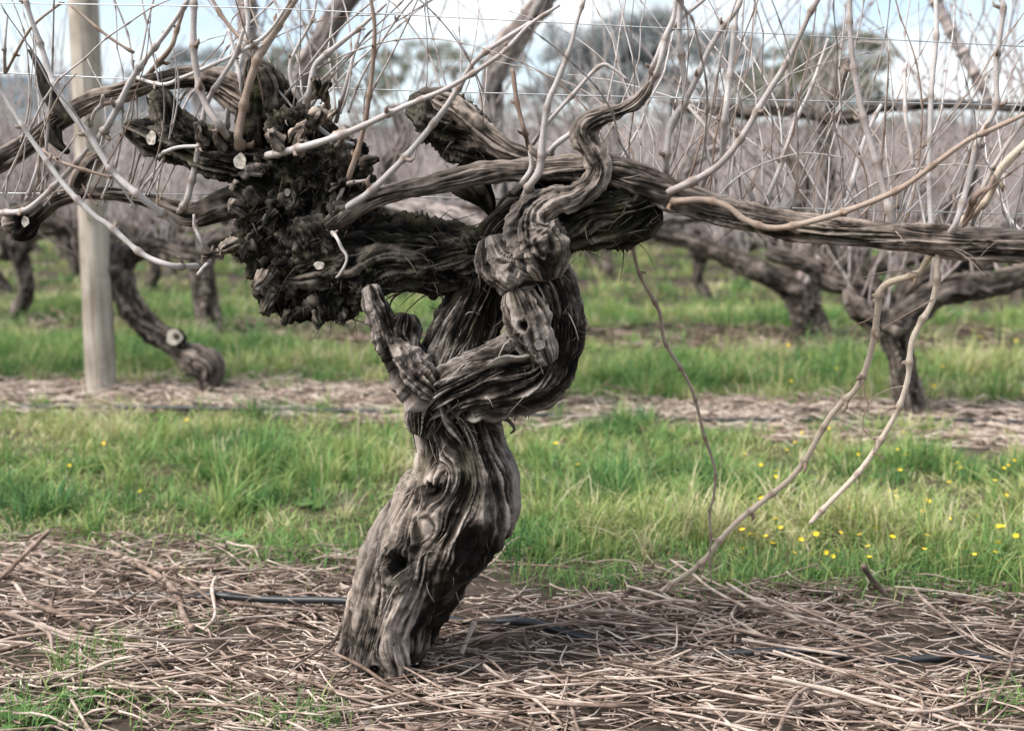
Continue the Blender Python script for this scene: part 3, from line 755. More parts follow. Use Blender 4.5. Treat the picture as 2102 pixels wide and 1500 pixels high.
# short spur stubs over the head
rg = np.random.default_rng(77)
for (x, y, dx, dy, r, tone) in [(500, 430, -28, -10, 12, .7), (480, 500, -26, 14, 12, .8), (505, 395, -25, -14, 12, .6), (455, 520, -40, 8, 9, .6), (575, 300, -22, -28, 11, .8), (600, 290, 20, -30, 9, .7), (640, 260, 18, -34, 12, .6),
                         (660, 250, 30, -24, 8, .7), (690, 290, 22, -26, 9, .6), (560, 440, -18, 22, 11, .5), (530, 470, -22, 20, 10, .6), (620, 310, 6, -22, 10, .8), (545, 560, -24, 30, 10, .6), (560, 610, -18, 34, 9, .5),
                         (590, 640, -6, 24, 9, .3), (650, 645, 6, 22, 9, .2), (735, 400, 24, -16, 10, .5), (750, 340, 24, -14, 9, .5), (470, 290, -24, -22, 13, .5), (420, 290, -10, -34, 12, .4), (520, 350, -24, 2, 13, .6),
                         (700, 640, 4, 18, 8, .2), (610, 410, -14, 20, 10, .5), (690, 390, 16, -20, 9, .4), (660, 200, 14, -30, 9, .3), (655, 190, -8, -30, 7, .3)]:
    o_ = -0.10 + rg.uniform(0, 0.05) if 540 < x < 700 and y > 280 else -0.04
    wood('spur', vine, base, [(x, y, r * 1.25), (x + dx * .5 + rg.uniform(-4, 4), y + dy * .5, r, -0.015), (x + dx, y + dy, r * 0.85, -0.03)], 36, 34, M_ARM if tone > .55 else M_DARK, off=o_, seed=100 + int(x + y), lob=0.4, amp=0.6, kf=110, tone=tone * 0.7, ragged=0.35, capr=0.25, gnarl=0.4)

# canes: pixel polylines (px,py,r_px), depth offset at base and tip, brown?
CANES = [
 ([(690, 452, 10), (714, 425, 10), (761, 394, 9.5), (831, 324, 8.5), (897, 250, 8), (948, 172, 7.5), (983, 121, 7), (1089, 47, 6)], -0.09, -0.12, 0),
 ([(548, 320, 11), (636, 300, 10), (730, 265, 9), (831, 218, 7.5), (929, 176, 6.5), (1026, 113, 6), (1089, 50, 5), (1150, 10, 4)], -0.11, -0.16, 0),
 ([(714, 412, 9), (718, 359, 8.5), (734, 297, 7.5), (749, 238, 7), (761, 156, 6), (767, 59, 5.5), (759, -5, 5)], -0.08, -0.10, 1),
 ([(610, 275, 11), (636, 195, 9), (648, 137, 8), (675, 109, 8), (722, 66, 6), (792, 8, 4)], -0.03, -0.08, 0),
 ([(505, 330, 14), (488, 285, 13), (490, 262, 12), (503, 195, 10.5), (530, 120, 11), (540, 105, 12), (575, 52, 10), (609, -4, 9)], -0.06, -0.05, 1),
 ([(540, 108, 6), (518, 93, 5), (480, 64, 5), (435, -2, 4.5)], -0.05, -0.02, 1),
 ([(272, 158, 5), (336, 173, 5), (384, 157, 5), (480, 112, 5.5), (531, 86, 5.5), (560, 57, 5), (597, -4, 4)], -0.02, -0.09, 0),
 ([(478, 298, 11), (448, 256, 10), (426, 218, 10), (410, 160, 9.5), (397, 96, 9), (397, -4, 8)], -0.09, -0.08, 0),
 ([(365, 438, 10), (381, 416, 9), (390, 378, 9), (406, 307, 8.5), (419, 230, 8), (432, 198, 7), (480, 118, 6), (500, 60, 4.5)], -0.03, -0.07, 0),
 ([(368, 463, 11), (294, 410, 10), (230, 355, 9.5), (182, 282, 9), (144, 230, 9), (115, 179, 8.5), (93, 128, 8), (64, 42, 7), (52, -4, 6)], -0.03, -0.10, 0),
 ([(405, 546, 8), (357, 546, 8.5), (295, 522, 8), (222, 463, 8), (192, 442, 8), (128, 378, 7.5), (70, 298, 7), (6, 189, 6), (-10, 160, 6)], -0.02, -0.09, 0),
 ([(-5, 438, 8), (48, 432, 8), (85, 408, 7.5), (122, 374, 7.5), (165, 325, 7), (180, 305, 6)], -0.02, -0.03, 0),
 ([(55, 410, 6), (65, 380, 5), (80, 330, 5), (78, 300, 4)], -0.02, -0.04, 0),
 ([(205, 285, 12), (220, 262, 10), (240, 220, 9), (275, 150, 8), (336, 70, 7), (387, -4, 6)], 0.02, -0.03, 0),
 ([(300, 160, 8), (349, 102, 7), (362, 64, 6), (384, -4, 5)], 0.03, 0.02, 1),
 ([(144, 10, 4), (224, 74, 4), (278, 109, 3.5)], -0.05, -0.03, 1),
 ([(86, 307, 4.5), (128, 333, 4.5), (230, 365, 4)], -0.07, -0.04, 1),
 ([(12, 150, 4), (64, 61, 4), (122, 8, 3.5)], 0.02, -0.02, 1),
 ([(10, 150, 5), (8, 100, 4), (15, 30, 3)], 0.02, 0.02, 0),
 ([(185, 260, 5), (195, 230, 5), (208, 215, 4.5), (212, 195, 4)], 0.02, 0, 0),
 ([(318, 328, 5), (340, 312, 5), (370, 302, 5), (412, 300, 5)], -0.05, -0.06, 0),
 ([(1075, 410, 13), (1090, 378, 11), (1110, 345, 11), (1116, 273, 9), (1125, 210, 8), (1141, 172, 8), (1169, 100, 6.5), (1185, 40, 5), (1200, -4, 5)], -0.11, -0.14, 0),
 ([(1084, 300, 6), (1078, 270, 6), (1072, 241, 6), (1062, 190, 6), (1053, 141, 7)], -0.03, -0.02, 1),
 ([(1095, 295, 6), (1130, 245, 5.5), (1172, 197, 5.5), (1235, 135, 5), (1262, 142, 4), (1290, 165, 4)], -0.03, -0.05, 0),
 ([(1325, 190, 9), (1350, 141, 8), (1366, 78, 7.5), (1382, 39, 7), (1386, -4, 6)], -0.11, -0.12, 0),
 ([(1332, 176, 8), (1345, 125, 7.5), (1374, 55, 7), (1448, -4, 5)], -0.11, -0.08, 0),
 ([(1370, 384, 9), (1370, 328, 9), (1374, 266, 9), (1390, 230, 9), (1405, 207, 8.5), (1401, 133, 8), (1393, 78, 8), (1393, -4, 7)], -0.06, -0.10, 0),
 ([(1376, 268, 9), (1413, 195, 8), (1456, 105, 7.5), (1515, 20, 7), (1522, -4, 6)], -0.07, -0.10, 0),
 ([(1483, 330, 9), (1491, 235, 9), (1495, 168, 8), (1507, 39, 7), (1520, -4, 7)], -0.09, -0.06, 0),
 ([(1345, 408, 14), (1385, 388, 11), (1436, 364, 10), (1483, 332, 9.5), (1530, 274, 9), (1569, 203, 8.5), (1624, 109, 7.5), (1671, 23, 7), (1685, -8, 7)], -0.09, -0.11, 0),
 ([(1835, 470, 12), (1831, 455, 11), (1808, 375, 10), (1773, 235, 9), (1753, 129, 8), (1745, -6, 7)], -0.05, -0.02, 0),
 ([(1360, 412, 13), (1397, 411, 10), (1444, 411, 9), (1491, 426, 9), (1530, 454, 9), (1593, 469, 8.5), (1710, 442, 8.5), (1828, 399, 8), (1906, 352, 7.5), (1984, 289, 7), (2023, 270, 7), (2110, 232, 6.5)], -0.09, -0.14, 1),
 ([(1929, 492, 10), (1957, 461, 9), (1984, 383, 9), (2000, 320, 8.5), (2015, 274, 8.5), (2039, 219, 8), (2042, 125, 7.5), (2062, 23, 7.5), (2050, -8, 6)], -0.09, -0.12, 0),
 ([(2115, 285, 10), (2058, 344, 10), (2031, 407, 10), (1976, 454, 10), (1933, 493, 10), (1904, 535, 9.5), (1883, 561, 9.5), (1813, 588, 10), (1797, 647, 9.5), (1771, 780, 9), (1707, 855, 8.5), (1621, 983, 8.5), (1515, 1068, 8), (1435, 1159, 8), (1358, 1214, 7)], -0.09, 0.40, 0),
 ([(1947, 465, 9), (1925, 513, 9), (1915, 615, 8.5), (1877, 695, 8.5), (1861, 791, 8), (1792, 929, 8), (1664, 1073, 7.5)], -0.07, 0.12, 0),
 ([(1298, 465, 5), (1301, 487, 5), (1312, 561, 5), (1355, 636, 5.5), (1368, 705, 5), (1419, 801, 4.5), (1445, 892, 4.5), (1467, 961, 4), (1467, 1020, 3.6), (1459, 1063, 3.2), (1461, 1195, 2.6)], 0.0, 0.36, 1),
 ([(1921, -4, 6), (1921, 78, 7), (1913, 195, 7), (1906, 350, 7), (1910, 480, 8)], 0.06, 0.0, 0),
 ([(1863, 129, 5), (1859, 235, 5), (1867, 282, 6), (1874, 344, 5)], -0.05, -0.06, 0),
 ([(1558, 450, 8), (1535, 390, 7), (1505, 330, 7), (1440, 250, 6), (1410, 215, 5)], -0.02, 0.08, 0),
 ([(1555, 455, 8), (1590, 370, 7), (1625, 270, 6), (1660, 190, 5), (1700, 80, 4)], 0.0, 0.1, 0),
 ([(1710, 470, 7), (1740, 400, 7), (1770, 300, 6), (1810, 215, 5)], 0.0, 0.12, 0),
 ([(1435, 400, 8), (1455, 345, 6), (1500, 300, 5)], -0.03, 0.05, 0),
 ([(1985, 490, 8), (2010, 400, 7), (2060, 310, 6), (2110, 240, 5)], -0.03, -0.02, 0),
 ([(1975, 470, 9), (2000, 405, 9), (2030, 385, 7), (2040, 360, 6)], -0.08, -0.1, 1),
 ([(1055, 395, 8), (1075, 370, 8), (1090, 345, 7), (1088, 310, 6)], -0.09, -0.1, 0),
 ([(670, 466, 7), (690, 490, 5), (700, 510, 5), (712, 530, 4), (700, 560, 3.5), (690, 570, 3)], -0.11, -0.12, 0),
 ([(435, 528, 8), (415, 500, 6), (400, 465, 5), (398, 440, 4)], -0.06, -0.07, 0),
 ([(440, 530, 7), (420, 545, 6), (405, 565, 5)], -0.06, -0.09, 0),
 ([(690, 430, 7), (700, 400, 6), (712, 378, 5), (752, 370, 4)], -0.09, -0.1, 0),
 ([(1120, 335, 10), (1140, 300, 8), (1180, 270, 7), (1200, 245, 5)], -0.02, -0.04, 0),
 ([(640, 250, 8), (620, 210, 7), (600, 170, 6), (600, 120, 5), (640, 40, 4), (650, -4, 3)], 0.02, 0.05, 0),
 ([(745, 300, 7), (700, 290, 7), (660, 265, 6), (640, 230, 6)], -0.04, -0.02, 0),
 ([(670, 235, 9), (672, 200, 8), (662, 178, 7)], -0.03, -0.03, 1),
 ([(690, 250, 7), (705, 200, 6), (722, 130, 5), (740, 60, 4)], 0.03, 0.06, 0),
 ([(460, 300, 8), (470, 220, 8), (490, 150, 7), (510, 60, 6), (505, -4, 6)], 0.04, 0.07, 0),
 ([(500, 240, 7), (497, 170, 7), (485, 120, 6), (470, 60, 5)], 0.0, 0.03, 0),
]
for k, (pl, o0, o1, br) in enumerate(CANES):
    n_ = len(pl); pts = []
    Lp = np.concatenate([[0], np.cumsum([math.hypot(pl[i + 1][0] - pl[i][0], pl[i + 1][1] - pl[i][1]) for i in range(n_ - 1)])])
    for i, (x, y, r) in enumerate(pl):
        t = Lp[i] / Lp[-1]; p = P(x, y, o0 + (o1 - o0) * t + (0.07 if i == 0 and y > 60 else 0))
        pts.append([*p, r * 0.73 * p[1] / FPX])
    V, Q, T, nd = cane_geo(pts, 8, seed=300 + k, zig=0.0022, node_gap=0.088)
    me = mk_mesh('cane', V - base, [Q, T], {'node': nd})
    mk_obj('cane', me, M_CANEP if pl[-1][1] > 1050 and not br else (M_CANEB if br else M_CANE), vine)
# the fine canes that fill the space above the wires
rg = np.random.default_rng(606)
for k in range(170):
    x0 = rg.uniform(-20, 2130) if k > 30 else rg.uniform(1350, 2130)
    if 330 < x0 < 540 or (760 < x0 < 1250 and k % 3): continue
    y0 = 430 if x0 < 420 else (250 if x0 < 760 else (345 if x0 < 1300 else 385 + (x0 - 1300) * 0.14))
    y0 = y0 - rg.uniform(0, 40) if x0 < 1300 else y0 + rg.uniform(-4, 20)
    L = rg.uniform(260, 700); a = float(np.clip(rg.normal(0.15, 0.36), -0.6, 0.75)); cv = float(np.clip(rg.normal(0, 0.7), -1.2, 1.2)); o0 = rg.uniform(-0.02, 0.06); o1 = o0 + rg.normal(0.05, 0.22); r0 = rg.uniform(1.3, 3.0)
    pts = []
    for t in np.linspace(0, 1, 7):
        aa = a + cv * t * 0.6; p = P(x0 + L * t * math.sin(aa), y0 - L * t * math.cos(aa), o0 + (o1 - o0) * t); pts.append([*p, r0 * (1 - 0.55 * t) * p[1] / FPX])
    V, Q, T, nd = cane_geo(pts, 6, seed=1300 + k, zig=0.004, node_gap=0.075, buds=k % 2 == 0)
    mk_obj('cane', mk_mesh('cane', V - base, [Q, T], {'node': nd}), M_CANEB if k % 5 == 0 else M_CANE, vine)
# tendrils
for k, pl in enumerate([[(1883, 561), (1850, 556), (1810, 560), (1770, 570)], [(1915, 615), (1870, 640), (1835, 660), (1810, 675)], [(1861, 791), (1820, 800), (1790, 820), (1775, 850), (1772, 870), (1785, 885)],
                        [(1771, 780), (1775, 810), (1782, 830), (1773, 850), (1772, 880), (1795, 905), (1792, 925)], [(1797, 647), (1775, 660), (1755, 668), (1745, 690)], [(1792, 929), (1805, 935), (1815, 945), (1810, 930)],
                        [(1984, 300), (1988, 320), (1984, 335)], [(1435, 1159), (1450, 1150), (1455, 1140)], [(1870, 280), (1855, 270), (1850, 290), (1865, 300), (1880, 285), (1870, 272)]]):
    p = catmull([[*P(x, y, -0.04 + 0.1 * (y > 700)), 0.001] for x, y in pl], 30)
    V, Q, T = tube(p[:, :3], np.linspace(0.0016, 0.0008, 30), 5)
    mk_obj('tendril', mk_mesh('tendril', V - base, [Q, T], {'node': np.full(len(V), 0.25)}), M_CANEB, vine)

# ------------------------------------------------------------------ wires, pipe, post
def line_obj(name, pts, r, mat, label, cat, group=None, sides=8, n=120):
    p = catmull([[*q, 0.0] for q in pts], n)
    V, Q, T = tube(p[:, :3], np.full(n, r), sides)
    o = mk_obj(name, mk_mesh(name, V, [Q, T]), mat); tag(o, label, cat, group); return o
line_obj('trellis_wire', [P(-300, -8, -.1), P(0, 6, -.1), P(500, 16, -.1), P(1100, 45, -.1), P(2102, 96, -.1), P(2400, 112, -.1)], 0.0011, M_WIRE, 'thin galvanised wire running along the very top of the picture', 'wire')
line_obj('trellis_wire', [P(-300, 140, .1), P(0, 150, .1), P(600, 178, .1), P(1250, 198, .1), P(2102, 217, .1), P(2400, 225, .1)], 0.0013, M_WIRE, 'thin galvanised wire passing just above the gnarled vine head', 'wire')
line_obj('trellis_wire', [P(-300, 395, .03), P(500, 400, .03), P(880, 405, .03), P(1360, 420, .03), P(2102, 440, .03), P(2400, 450, .03)], 0.0012, M_WIRE, 'thin wire behind the horizontal arms of the front vine', 'wire')

pp = []
for (x, y, dz) in [(-250, 1186, .0), (60, 1200, -.02), (240, 1218, -.012), (400, 1236, .012), (440, 1239, .028), (560, 1247, .034), (700, 1256, .034), (830, 1268, .026), (930, 1276, .010), (1000, 1283, .008), (1090, 1292, .012), (1200, 1300, -.012), (1420, 1320, -.012), (1500, 1327, .008), (1680, 1338, .012), (1780, 1345, -.01), (1900, 1352, -.008), (1980, 1356, .012), (2060, 1360, .002), (2400, 1385, 0)]:
    g = ground(x, y); g[2] = gz(g[0], g[1]) + 0.012 + dz; pp.append(g)
line_obj('drip_pipe', pp, 0.0092, M_PIPE, 'black plastic irrigation pipe half buried in prunings beside the front trunk', 'pipe', n=220, sides=12)
pp = []
for (x, y) in [(-900, 830), (0, 838), (500, 845), (1100, 856), (1500, 862), (1800, 866), (2102, 870), (2500, 880)]:
    g = ground(x, y); g[2] = gz(g[0], g[1]) + 0.02; pp.append(g)
line_obj('drip_pipe', pp, 0.012, M_PIPE, 'black irrigation pipe lying along the second vine row', 'pipe', n=120, sides=10)

def build_post():
    g = ground(208, 800); Y = g[1]
    top = at(165, -130, Y)
    rg = np.random.default_rng(3)
    n_ = 60; t = np.linspace(0, 1, n_)
    c = np.outer(1 - t, [g[0], Y, -0.25]) + np.outer(t, top); c[:, 0] = np.interp(c[:, 2], [0, top[2]], [g[0], top[0]])
    c[:, 1] = Y
    V, Q, T = tube(c, np.full(n_, 0.0755) * (1.02 - 0.06 * t) * (1 + 0.01 * np.sin(t * 9)), 40)
    V[:, 0] += 0.003 * pn(V[:, 0] * 30, V[:, 1] * 30, V[:, 2] * 2, 71); V[:, 1] += 0.003 * pn(V[:, 0] * 30, V[:, 1] * 30, V[:, 2] * 2, 72)
    o = mk_obj('trellis_post', mk_mesh('trellis_post', V - [g[0], Y, 0], [Q, T]), M_POST, None, (g[0], Y, 0))
    tag(o, 'pale round timber post behind the cut stump vine at left', 'post')
build_post()

# ------------------------------------------------------------------ vines of the rows behind
CANE_LIB = []
for k in range(14):
    rg = np.random.default_rng(900 + k)
    L = rg.uniform(0.8, 1.35); n_ = 7; t = np.linspace(0, 1, n_)
    b1 = rg.normal(0, 0.16, 2); b2 = rg.normal(0, 0.10, 2)
    pts = np.stack([b1[0] * t + b2[0] * np.sin(t * 5) * t, b1[1] * t + b2[1] * np.sin(t * 4 + 1) * t, L * t * (1 - 0.12 * t), 0.0046 * (1 - 0.6 * t)], 1)
    if k % 4 == 0: pts[:, 2] -= 0.35 * t ** 3; pts[:, 0] += 0.35 * t ** 2
    V, Q, T, nd = cane_geo(pts, 6, seed=910 + k, zig=0.006, node_gap=0.1, buds=False)
    me = mk_mesh('cane', V, [Q, T], {'node': nd}); me.materials.append(M_CANEF); CANE_LIB.append(me)

def bg_wood(pts, nl, nr, seed, **kw):
    a = dict(lob=0.16, amp=0.25, kf=45, tone=0.15, ragged=0.05); a.update(kw)
    return sweep(pts, nl, nr, seed=seed, **a)
def custom_vine(label, basepx, trunk_pl, arms, d, seed, ncane=26, group='vines in the rows behind', cuts=(), canes_px=(), r_scale=1.0, lean=0.35, arm_mat=None):
    g = ground(*basepx); b0 = np.array([g[0], g[1], 0.0])
    d = g[1] + ROWT * g[0] if d is None else d
    root = empty('grapevine', tuple(b0)); tag(root, label, 'grapevine', group)
    V, Q, T, A = bg_wood(W(trunk_pl, 0, d), 130, 60, seed, lob=0.2)
    mk_obj('trunk', mk_mesh('trunk', V - b0, [Q, T], A), M_BGV, root)
    rg = np.random.default_rng(seed)
    spots = []
    for k, (pl, off, nc) in enumerate(arms):
        w_ = W(pl, off, d)
        V, Q, T, A = bg_wood(w_, 90, 36, seed + 3 + k)
        mk_obj('arm', mk_mesh('arm', V - b0, [Q, T], A), arm_mat or M_BGV, root)
        pc = catmull(w_, 40)
        for j in range(int(nc * 2.6)): spots.append(pc[rg.integers(6, 40)])
    for s in spots:
        o = mk_obj('cane', CANE_LIB[rg.integers(len(CANE_LIB))], None, root, tuple(s[:3] - b0 + [0, 0, s[3] * 0.4]))
        o.rotation_euler = (rg.normal(0, lean), rg.normal(0, lean), rg.uniform(0, 6.28)); k = rg.uniform(0.65, 1.05); o.scale = (k * 1.1, k * 1.1, k)
    for (pl, off, br) in canes_px:
        pts = []
        for (x, y, r) in pl:
            p = P(x, y, off, d); pts.append([*p, r * p[1] / FPX])
        V, Q, T, nd = cane_geo(pts, 8, seed=seed + 50 + len(pl), zig=0.004, node_gap=0.12, buds=False)
        mk_obj('cane', mk_mesh('cane', V - b0, [Q, T], {'node': nd}), M_CANEB if br else M_CANEF, root)
    for (x, y, r, off, mat) in cuts:
        cut(x, y, r, off, mat, tilt=(-0.1, -1, 0.15), flat=1.0, parent=root, bs=b0, d=d)
    return root, b0, d
v2, b2, d2 = custom_vine('vine with a low crooked trunk and a white sawn face, beside the timber post', (428, 800),
    [(432, 812, 20), (430, 780, 25), (428, 752, 31), (402, 738, 31), (375, 722, 22), (345, 698, 25), (310, 678, 26), (280, 645, 25), (258, 605, 25), (246, 575, 30), (238, 548, 36), (244, 520, 30)],
    [([(240, 555, 30), (212, 562, 26), (188, 548, 17), (166, 520, 12), (158, 470, 8)], -0.03, 5), ([(250, 530, 26), (285, 515, 20), (330, 505, 16), (380, 520, 14), (430, 530, 12)], 0.05, 8), ([(240, 530, 24), (215, 490, 18), (150, 465, 14), (60, 455, 12), (-60, 440, 11)], 0.08, 9)],
    None, 400, cuts=[(358, 692, 17, -0.075, M_CUT), (361, 690, 6, -0.081, M_PITH)])
v3, b3, d3 = custom_vine('forked vine on a straight slim trunk behind the drooping canes at right', (1872, 850),
    [(1876, 868, 32), (1866, 820, 27), (1856, 770, 25), (1846, 720, 27), (1838, 680, 34), (1836, 650, 36)],
    [([(1838, 670, 32), (1805, 660, 26), (1772, 642, 24), (1750, 615, 20), (1742, 598, 14)], -0.04, 4), ([(1842, 660, 32), (1880, 630, 28), (1930, 600, 26), (1990, 588, 26), (2050, 582, 24), (2120, 560, 20), (2220, 540, 18)], -0.02, 8),
     ([(1836, 650, 30), (1800, 600, 26), (1740, 580, 24), (1700, 570, 22), (1650, 540, 18), (1580, 520, 16)], 0.15, 9), ([(1740, 580, 20), (1690, 500, 18), (1640, 440, 16), (1650, 370, 13), (1610, 310, 11)], 0.15, 8), ([(1920, 600, 22), (1960, 520, 18), (1940, 450, 16), (1985, 380, 13), (2000, 310, 10)], 0.1, 8), ([(1850, 640, 26), (1870, 590, 24), (1920, 560, 22), (1980, 550, 20), (2040, 535, 18)], 0.15, 6),
     ([(1380, 212, 10), (1430, 222, 12), (1490, 225, 12), (1535, 232, 15), (1580, 226, 12), (1640, 232, 11), (1700, 242, 12), (1750, 240, 14), (1790, 222, 12), (1870, 216, 10), (1960, 214, 9), (2040, 218, 9), (2160, 226, 9)], 0.1, 12)],
    None, 420, canes_px=[([(1840, 560, 10), (1830, 480, 9), (1800, 330, 8), (1760, 225, 12)], 0.1, 0), ([(1913, -10, 13), (1937, 39, 12), (1972, 98, 12), (2015, 172, 10), (2040, 222, 9)], 0.1, 0)])
v4, b4, d4 = custom_vine('vine hidden behind the front trunk, only its rising limbs showing above', (1100, 838),
    [(1100, 850, 30), (1110, 790, 28), (1090, 720, 30), (1080, 640, 30), (1060, 560, 30), (1050, 500, 28)],
    [([(1050, 510, 26), (1025, 420, 24), (1012, 330, 23), (1008, 240, 23), (1012, 160, 23), (1035, 105, 24), (1075, 55, 24), (1110, 10, 22), (1135, -40, 20)], -0.1, 4),
     ([(1050, 500, 26), (900, 440, 24), (740, 400, 22), (640, 300, 22), (612, 190, 22), (640, 120, 22), (668, 70, 22), (695, 25, 22), (730, -30, 20)], -0.05, 10),
     ([(640, 300, 20), (560, 240, 20), (520, 160, 20), (508, 80, 19), (506, -30, 18)], 0.0, 4), ([(1060, 500, 24), (1160, 470, 22), (1300, 450, 20), (1420, 440, 18), (1540, 440, 16)], 0.1, 12), ([(1300, 452, 18), (1380, 400, 15), (1420, 330, 14), (1480, 290, 12), (1500, 215, 10)], 0.1, 6), ([(820, 420, 20), (790, 350, 17), (830, 290, 15), (810, 220, 12)], 0.0, 6), ([(1120, 480, 18), (1200, 400, 16), (1260, 330, 14), (1250, 260, 12)], 0.05, 6)],
    None, 440, arm_mat=M_LIMB)

v5, b5, d5 = custom_vine('vine with a stout straight trunk and long slanting arm, in the third row', (1668, 692),
    [(1676, 702, 33), (1664, 660, 32), (1650, 620, 33), (1640, 590, 36), (1636, 572, 34)],
    [([(1640, 590, 30), (1590, 570, 26), (1540, 548, 23), (1490, 525, 20), (1440, 505, 17), (1390, 490, 15), (1330, 472, 14)], -0.05, 14), ([(1640, 580, 28), (1690, 560, 24), (1740, 560, 22), (1800, 545, 20), (1900, 520, 16)], 0.0, 12), ([(1636, 575, 22), (1622, 530, 18), (1600, 500, 15), (1580, 480, 12)], 0.0, 6), ([(1645, 575, 24), (1675, 500, 20), (1692, 420, 18), (1696, 330, 17), (1688, 250, 18), (1715, 190, 14), (1740, 130, 10)], 0.1, 14)],
    None, 460, canes_px=[([(1635, 580, 9), (1680, 530, 8), (1735, 470, 7)], -0.1, 0), ([(1650, 580, 9), (1720, 500, 8), (1760, 455, 7)], -0.1, 0)])
v6, b6, d6 = custom_vine('dark upright vine trunk with flared foot in the third row at left', (432, 682),
    [(438, 690, 40), (430, 665, 28), (424, 620, 24), (418, 575, 24), (412, 530, 26), (405, 495, 26)],
    [([(405, 520, 22), (360, 500, 20), (300, 480, 17), (200, 470, 15), (80, 470, 13)], 0.0, 14), ([(410, 510, 22), (450, 490, 20), (540, 470, 18), (640, 460, 15), (740, 455, 13)], 0.05, 14)],
    None, 480)

# generic vines: wood + one mass of canes, several kinds, copied along the far rows
def generic_parts(seed, ncane, far=False):
    rg = np.random.default_rng(seed)
    hgt = rg.uniform(0.55, 0.75); lx = rg.normal(0, 0.12); bend = rg.normal(0, 0.09)
    tr = [[0, 0, -0.05, 0.085], [bend * 0.4, 0, 0.12, 0.07], [bend, rg.normal(0, .03), hgt * 0.5, 0.062], [lx, 0, hgt, 0.072], [lx, 0, hgt + 0.08, 0.05]]
    bag = Bag(); cb = Bag()
    nl, nr = (26, 14) if far else (60, 28)
    V, Q, T, A = bg_wood(tr, nl, nr, seed); bag.add(V, Q, T, h=A['h'], tone=A['tone'], fib=A['fib'])
    for q in range(4):                                     # knuckled head
        a_ = rg.uniform(-1, 1, 3) * [0.09, 0.05, 0.07]
        V, Q, T, A = bg_wood([[lx + a_[0], a_[1], hgt + a_[2] - .05, .04], [lx + a_[0] * 1.3, a_[1] * 1.2, hgt + a_[2], .06], [lx + a_[0] * 1.7, a_[1] * 1.5, hgt + a_[2] + .06, .035]], 12, 12, seed + 20 + q, lob=0.35); bag.add(V, Q, T, h=A['h'], tone=A['tone'], fib=A['fib'])
    spots = []
    for sgn in (-1, 1, -1, 1, -1):
        L = rg.uniform(0.55, 0.95); zz = rg.uniform(-0.15, 0.75); yy = rg.normal(0, 0.12)
        ar = [[lx, 0, hgt - 0.02, 0.05], [lx + sgn * L * 0.3, yy * 0.5, hgt + zz * 0.25 + 0.04 + rg.normal(0, .04), 0.036], [lx + sgn * L * 0.65, yy, hgt + zz * 0.75 + rg.normal(0, .06), 0.029], [lx + sgn * L, yy, hgt + zz, 0.022]]
        V, Q, T, A = bg_wood(ar, nl, 10 if far else 20, seed + 7); bag.add(V, Q, T, h=A['h'], tone=A['tone'], fib=A['fib'])
        pc = catmull(ar, 30); spots += [pc[rg.integers(5, 30)] for _ in range(ncane // 5)]
    for s in spots:
        L = rg.uniform(0.6, 1.45); n_ = 5; t = np.linspace(0, 1, n_); dx, dy = rg.normal(0, 0.33, 2)
        dr = rg.uniform(-0.1, 0.5) if rg.random() < 0.3 else 0
        c = np.stack([s[0] + L * dx * t, s[1] + L * dy * t, s[2] + L * (t * 0.95 - dr * t ** 2)], 1)
        c[1:-1] += rg.normal(0, 0.02, (n_ - 2, 3))
        V, Q, T = tube(c, (0.0085 if far else 0.0065) * (1 - 0.5 * t), 4 if far else 5, cap=False); cb.add(V, Q, T, rnd=rg.uniform(-0.2, 0.3), node=0.0)
    me = bag.mesh('trunk'); me.materials.append(M_BGV)
    mc = cb.mesh('canes'); mc.materials.append(M_CANEF)
    return me, mc
KINDS = [generic_parts(1000 + 10 * k, 130) for k in range(4)]
KINDF = [generic_parts(1100 + 10 * k, 110, True) for k in range(5)]
ROWNAMES = {1: 'second', 2: 'third', 3: 'fourth', 4: 'fifth', 5: 'sixth', 6: 'seventh', 7: 'eighth', 8: 'ninth', 9: 'tenth', 10: 'eleventh'}
rg = np.random.default_rng(2024)
taken = {1: [b2[0], b3[0], b4[0]], 2: [b5[0], b6[0]]}
for k in range(1, 10):
    d = 5.78 + (k - 1) * 3.15
    half = 0.45 * d + 1.3; ph = rg.uniform(0, 1.75)
    sp = 1.75 if k == 1 else 1.45
    for x in np.arange(-half - ph, half + sp, sp):
        xx = x + rg.normal(0, 0.1)
        y = d - ROWT * xx
        if abs(xx) > 0.45 * y + 1.2: continue
        if any(abs(xx - q) < 1.25 for q in taken.get(k, [])): continue
        near = k <= 3
        mt, mc = (KINDS if near else KINDF)[rg.integers(4 if near else 5)]
        z = float(terrain(xx, y))
        root = empty('grapevine', (xx, y, z - 0.01), ROWA + (math.pi if rg.random() < 0.5 else 0) + rg.normal(0, 0.15))
        s = rg.uniform(0.88, 1.1); root.scale = (s, s, s)
        tag(root, 'bare pruned vine with upright canes in the %s row behind the front vine' % ROWNAMES[k], 'grapevine', 'vines in the %s row' % ROWNAMES[k])
        mk_obj('trunk', mt, None, root)
        o = mk_obj('canes', mc, None, root); o['kind'] = 'stuff'
# extra trellis wires on the second and third rows
for k, d in ((2, 5.78), (3, 8.95)):
    for hgt, nm in ((0.98, 'lower'), (1.42, 'upper')):
        pts = [np.array([x, d - ROWT * x, hgt]) for x in (-6, -2, 2, 6)]
        line_obj('trellis_wire', pts, 0.0014, M_WIRE, 'blurred %s wire strung along the %s vine row' % (nm, ROWNAMES[k - 1]), 'wire')

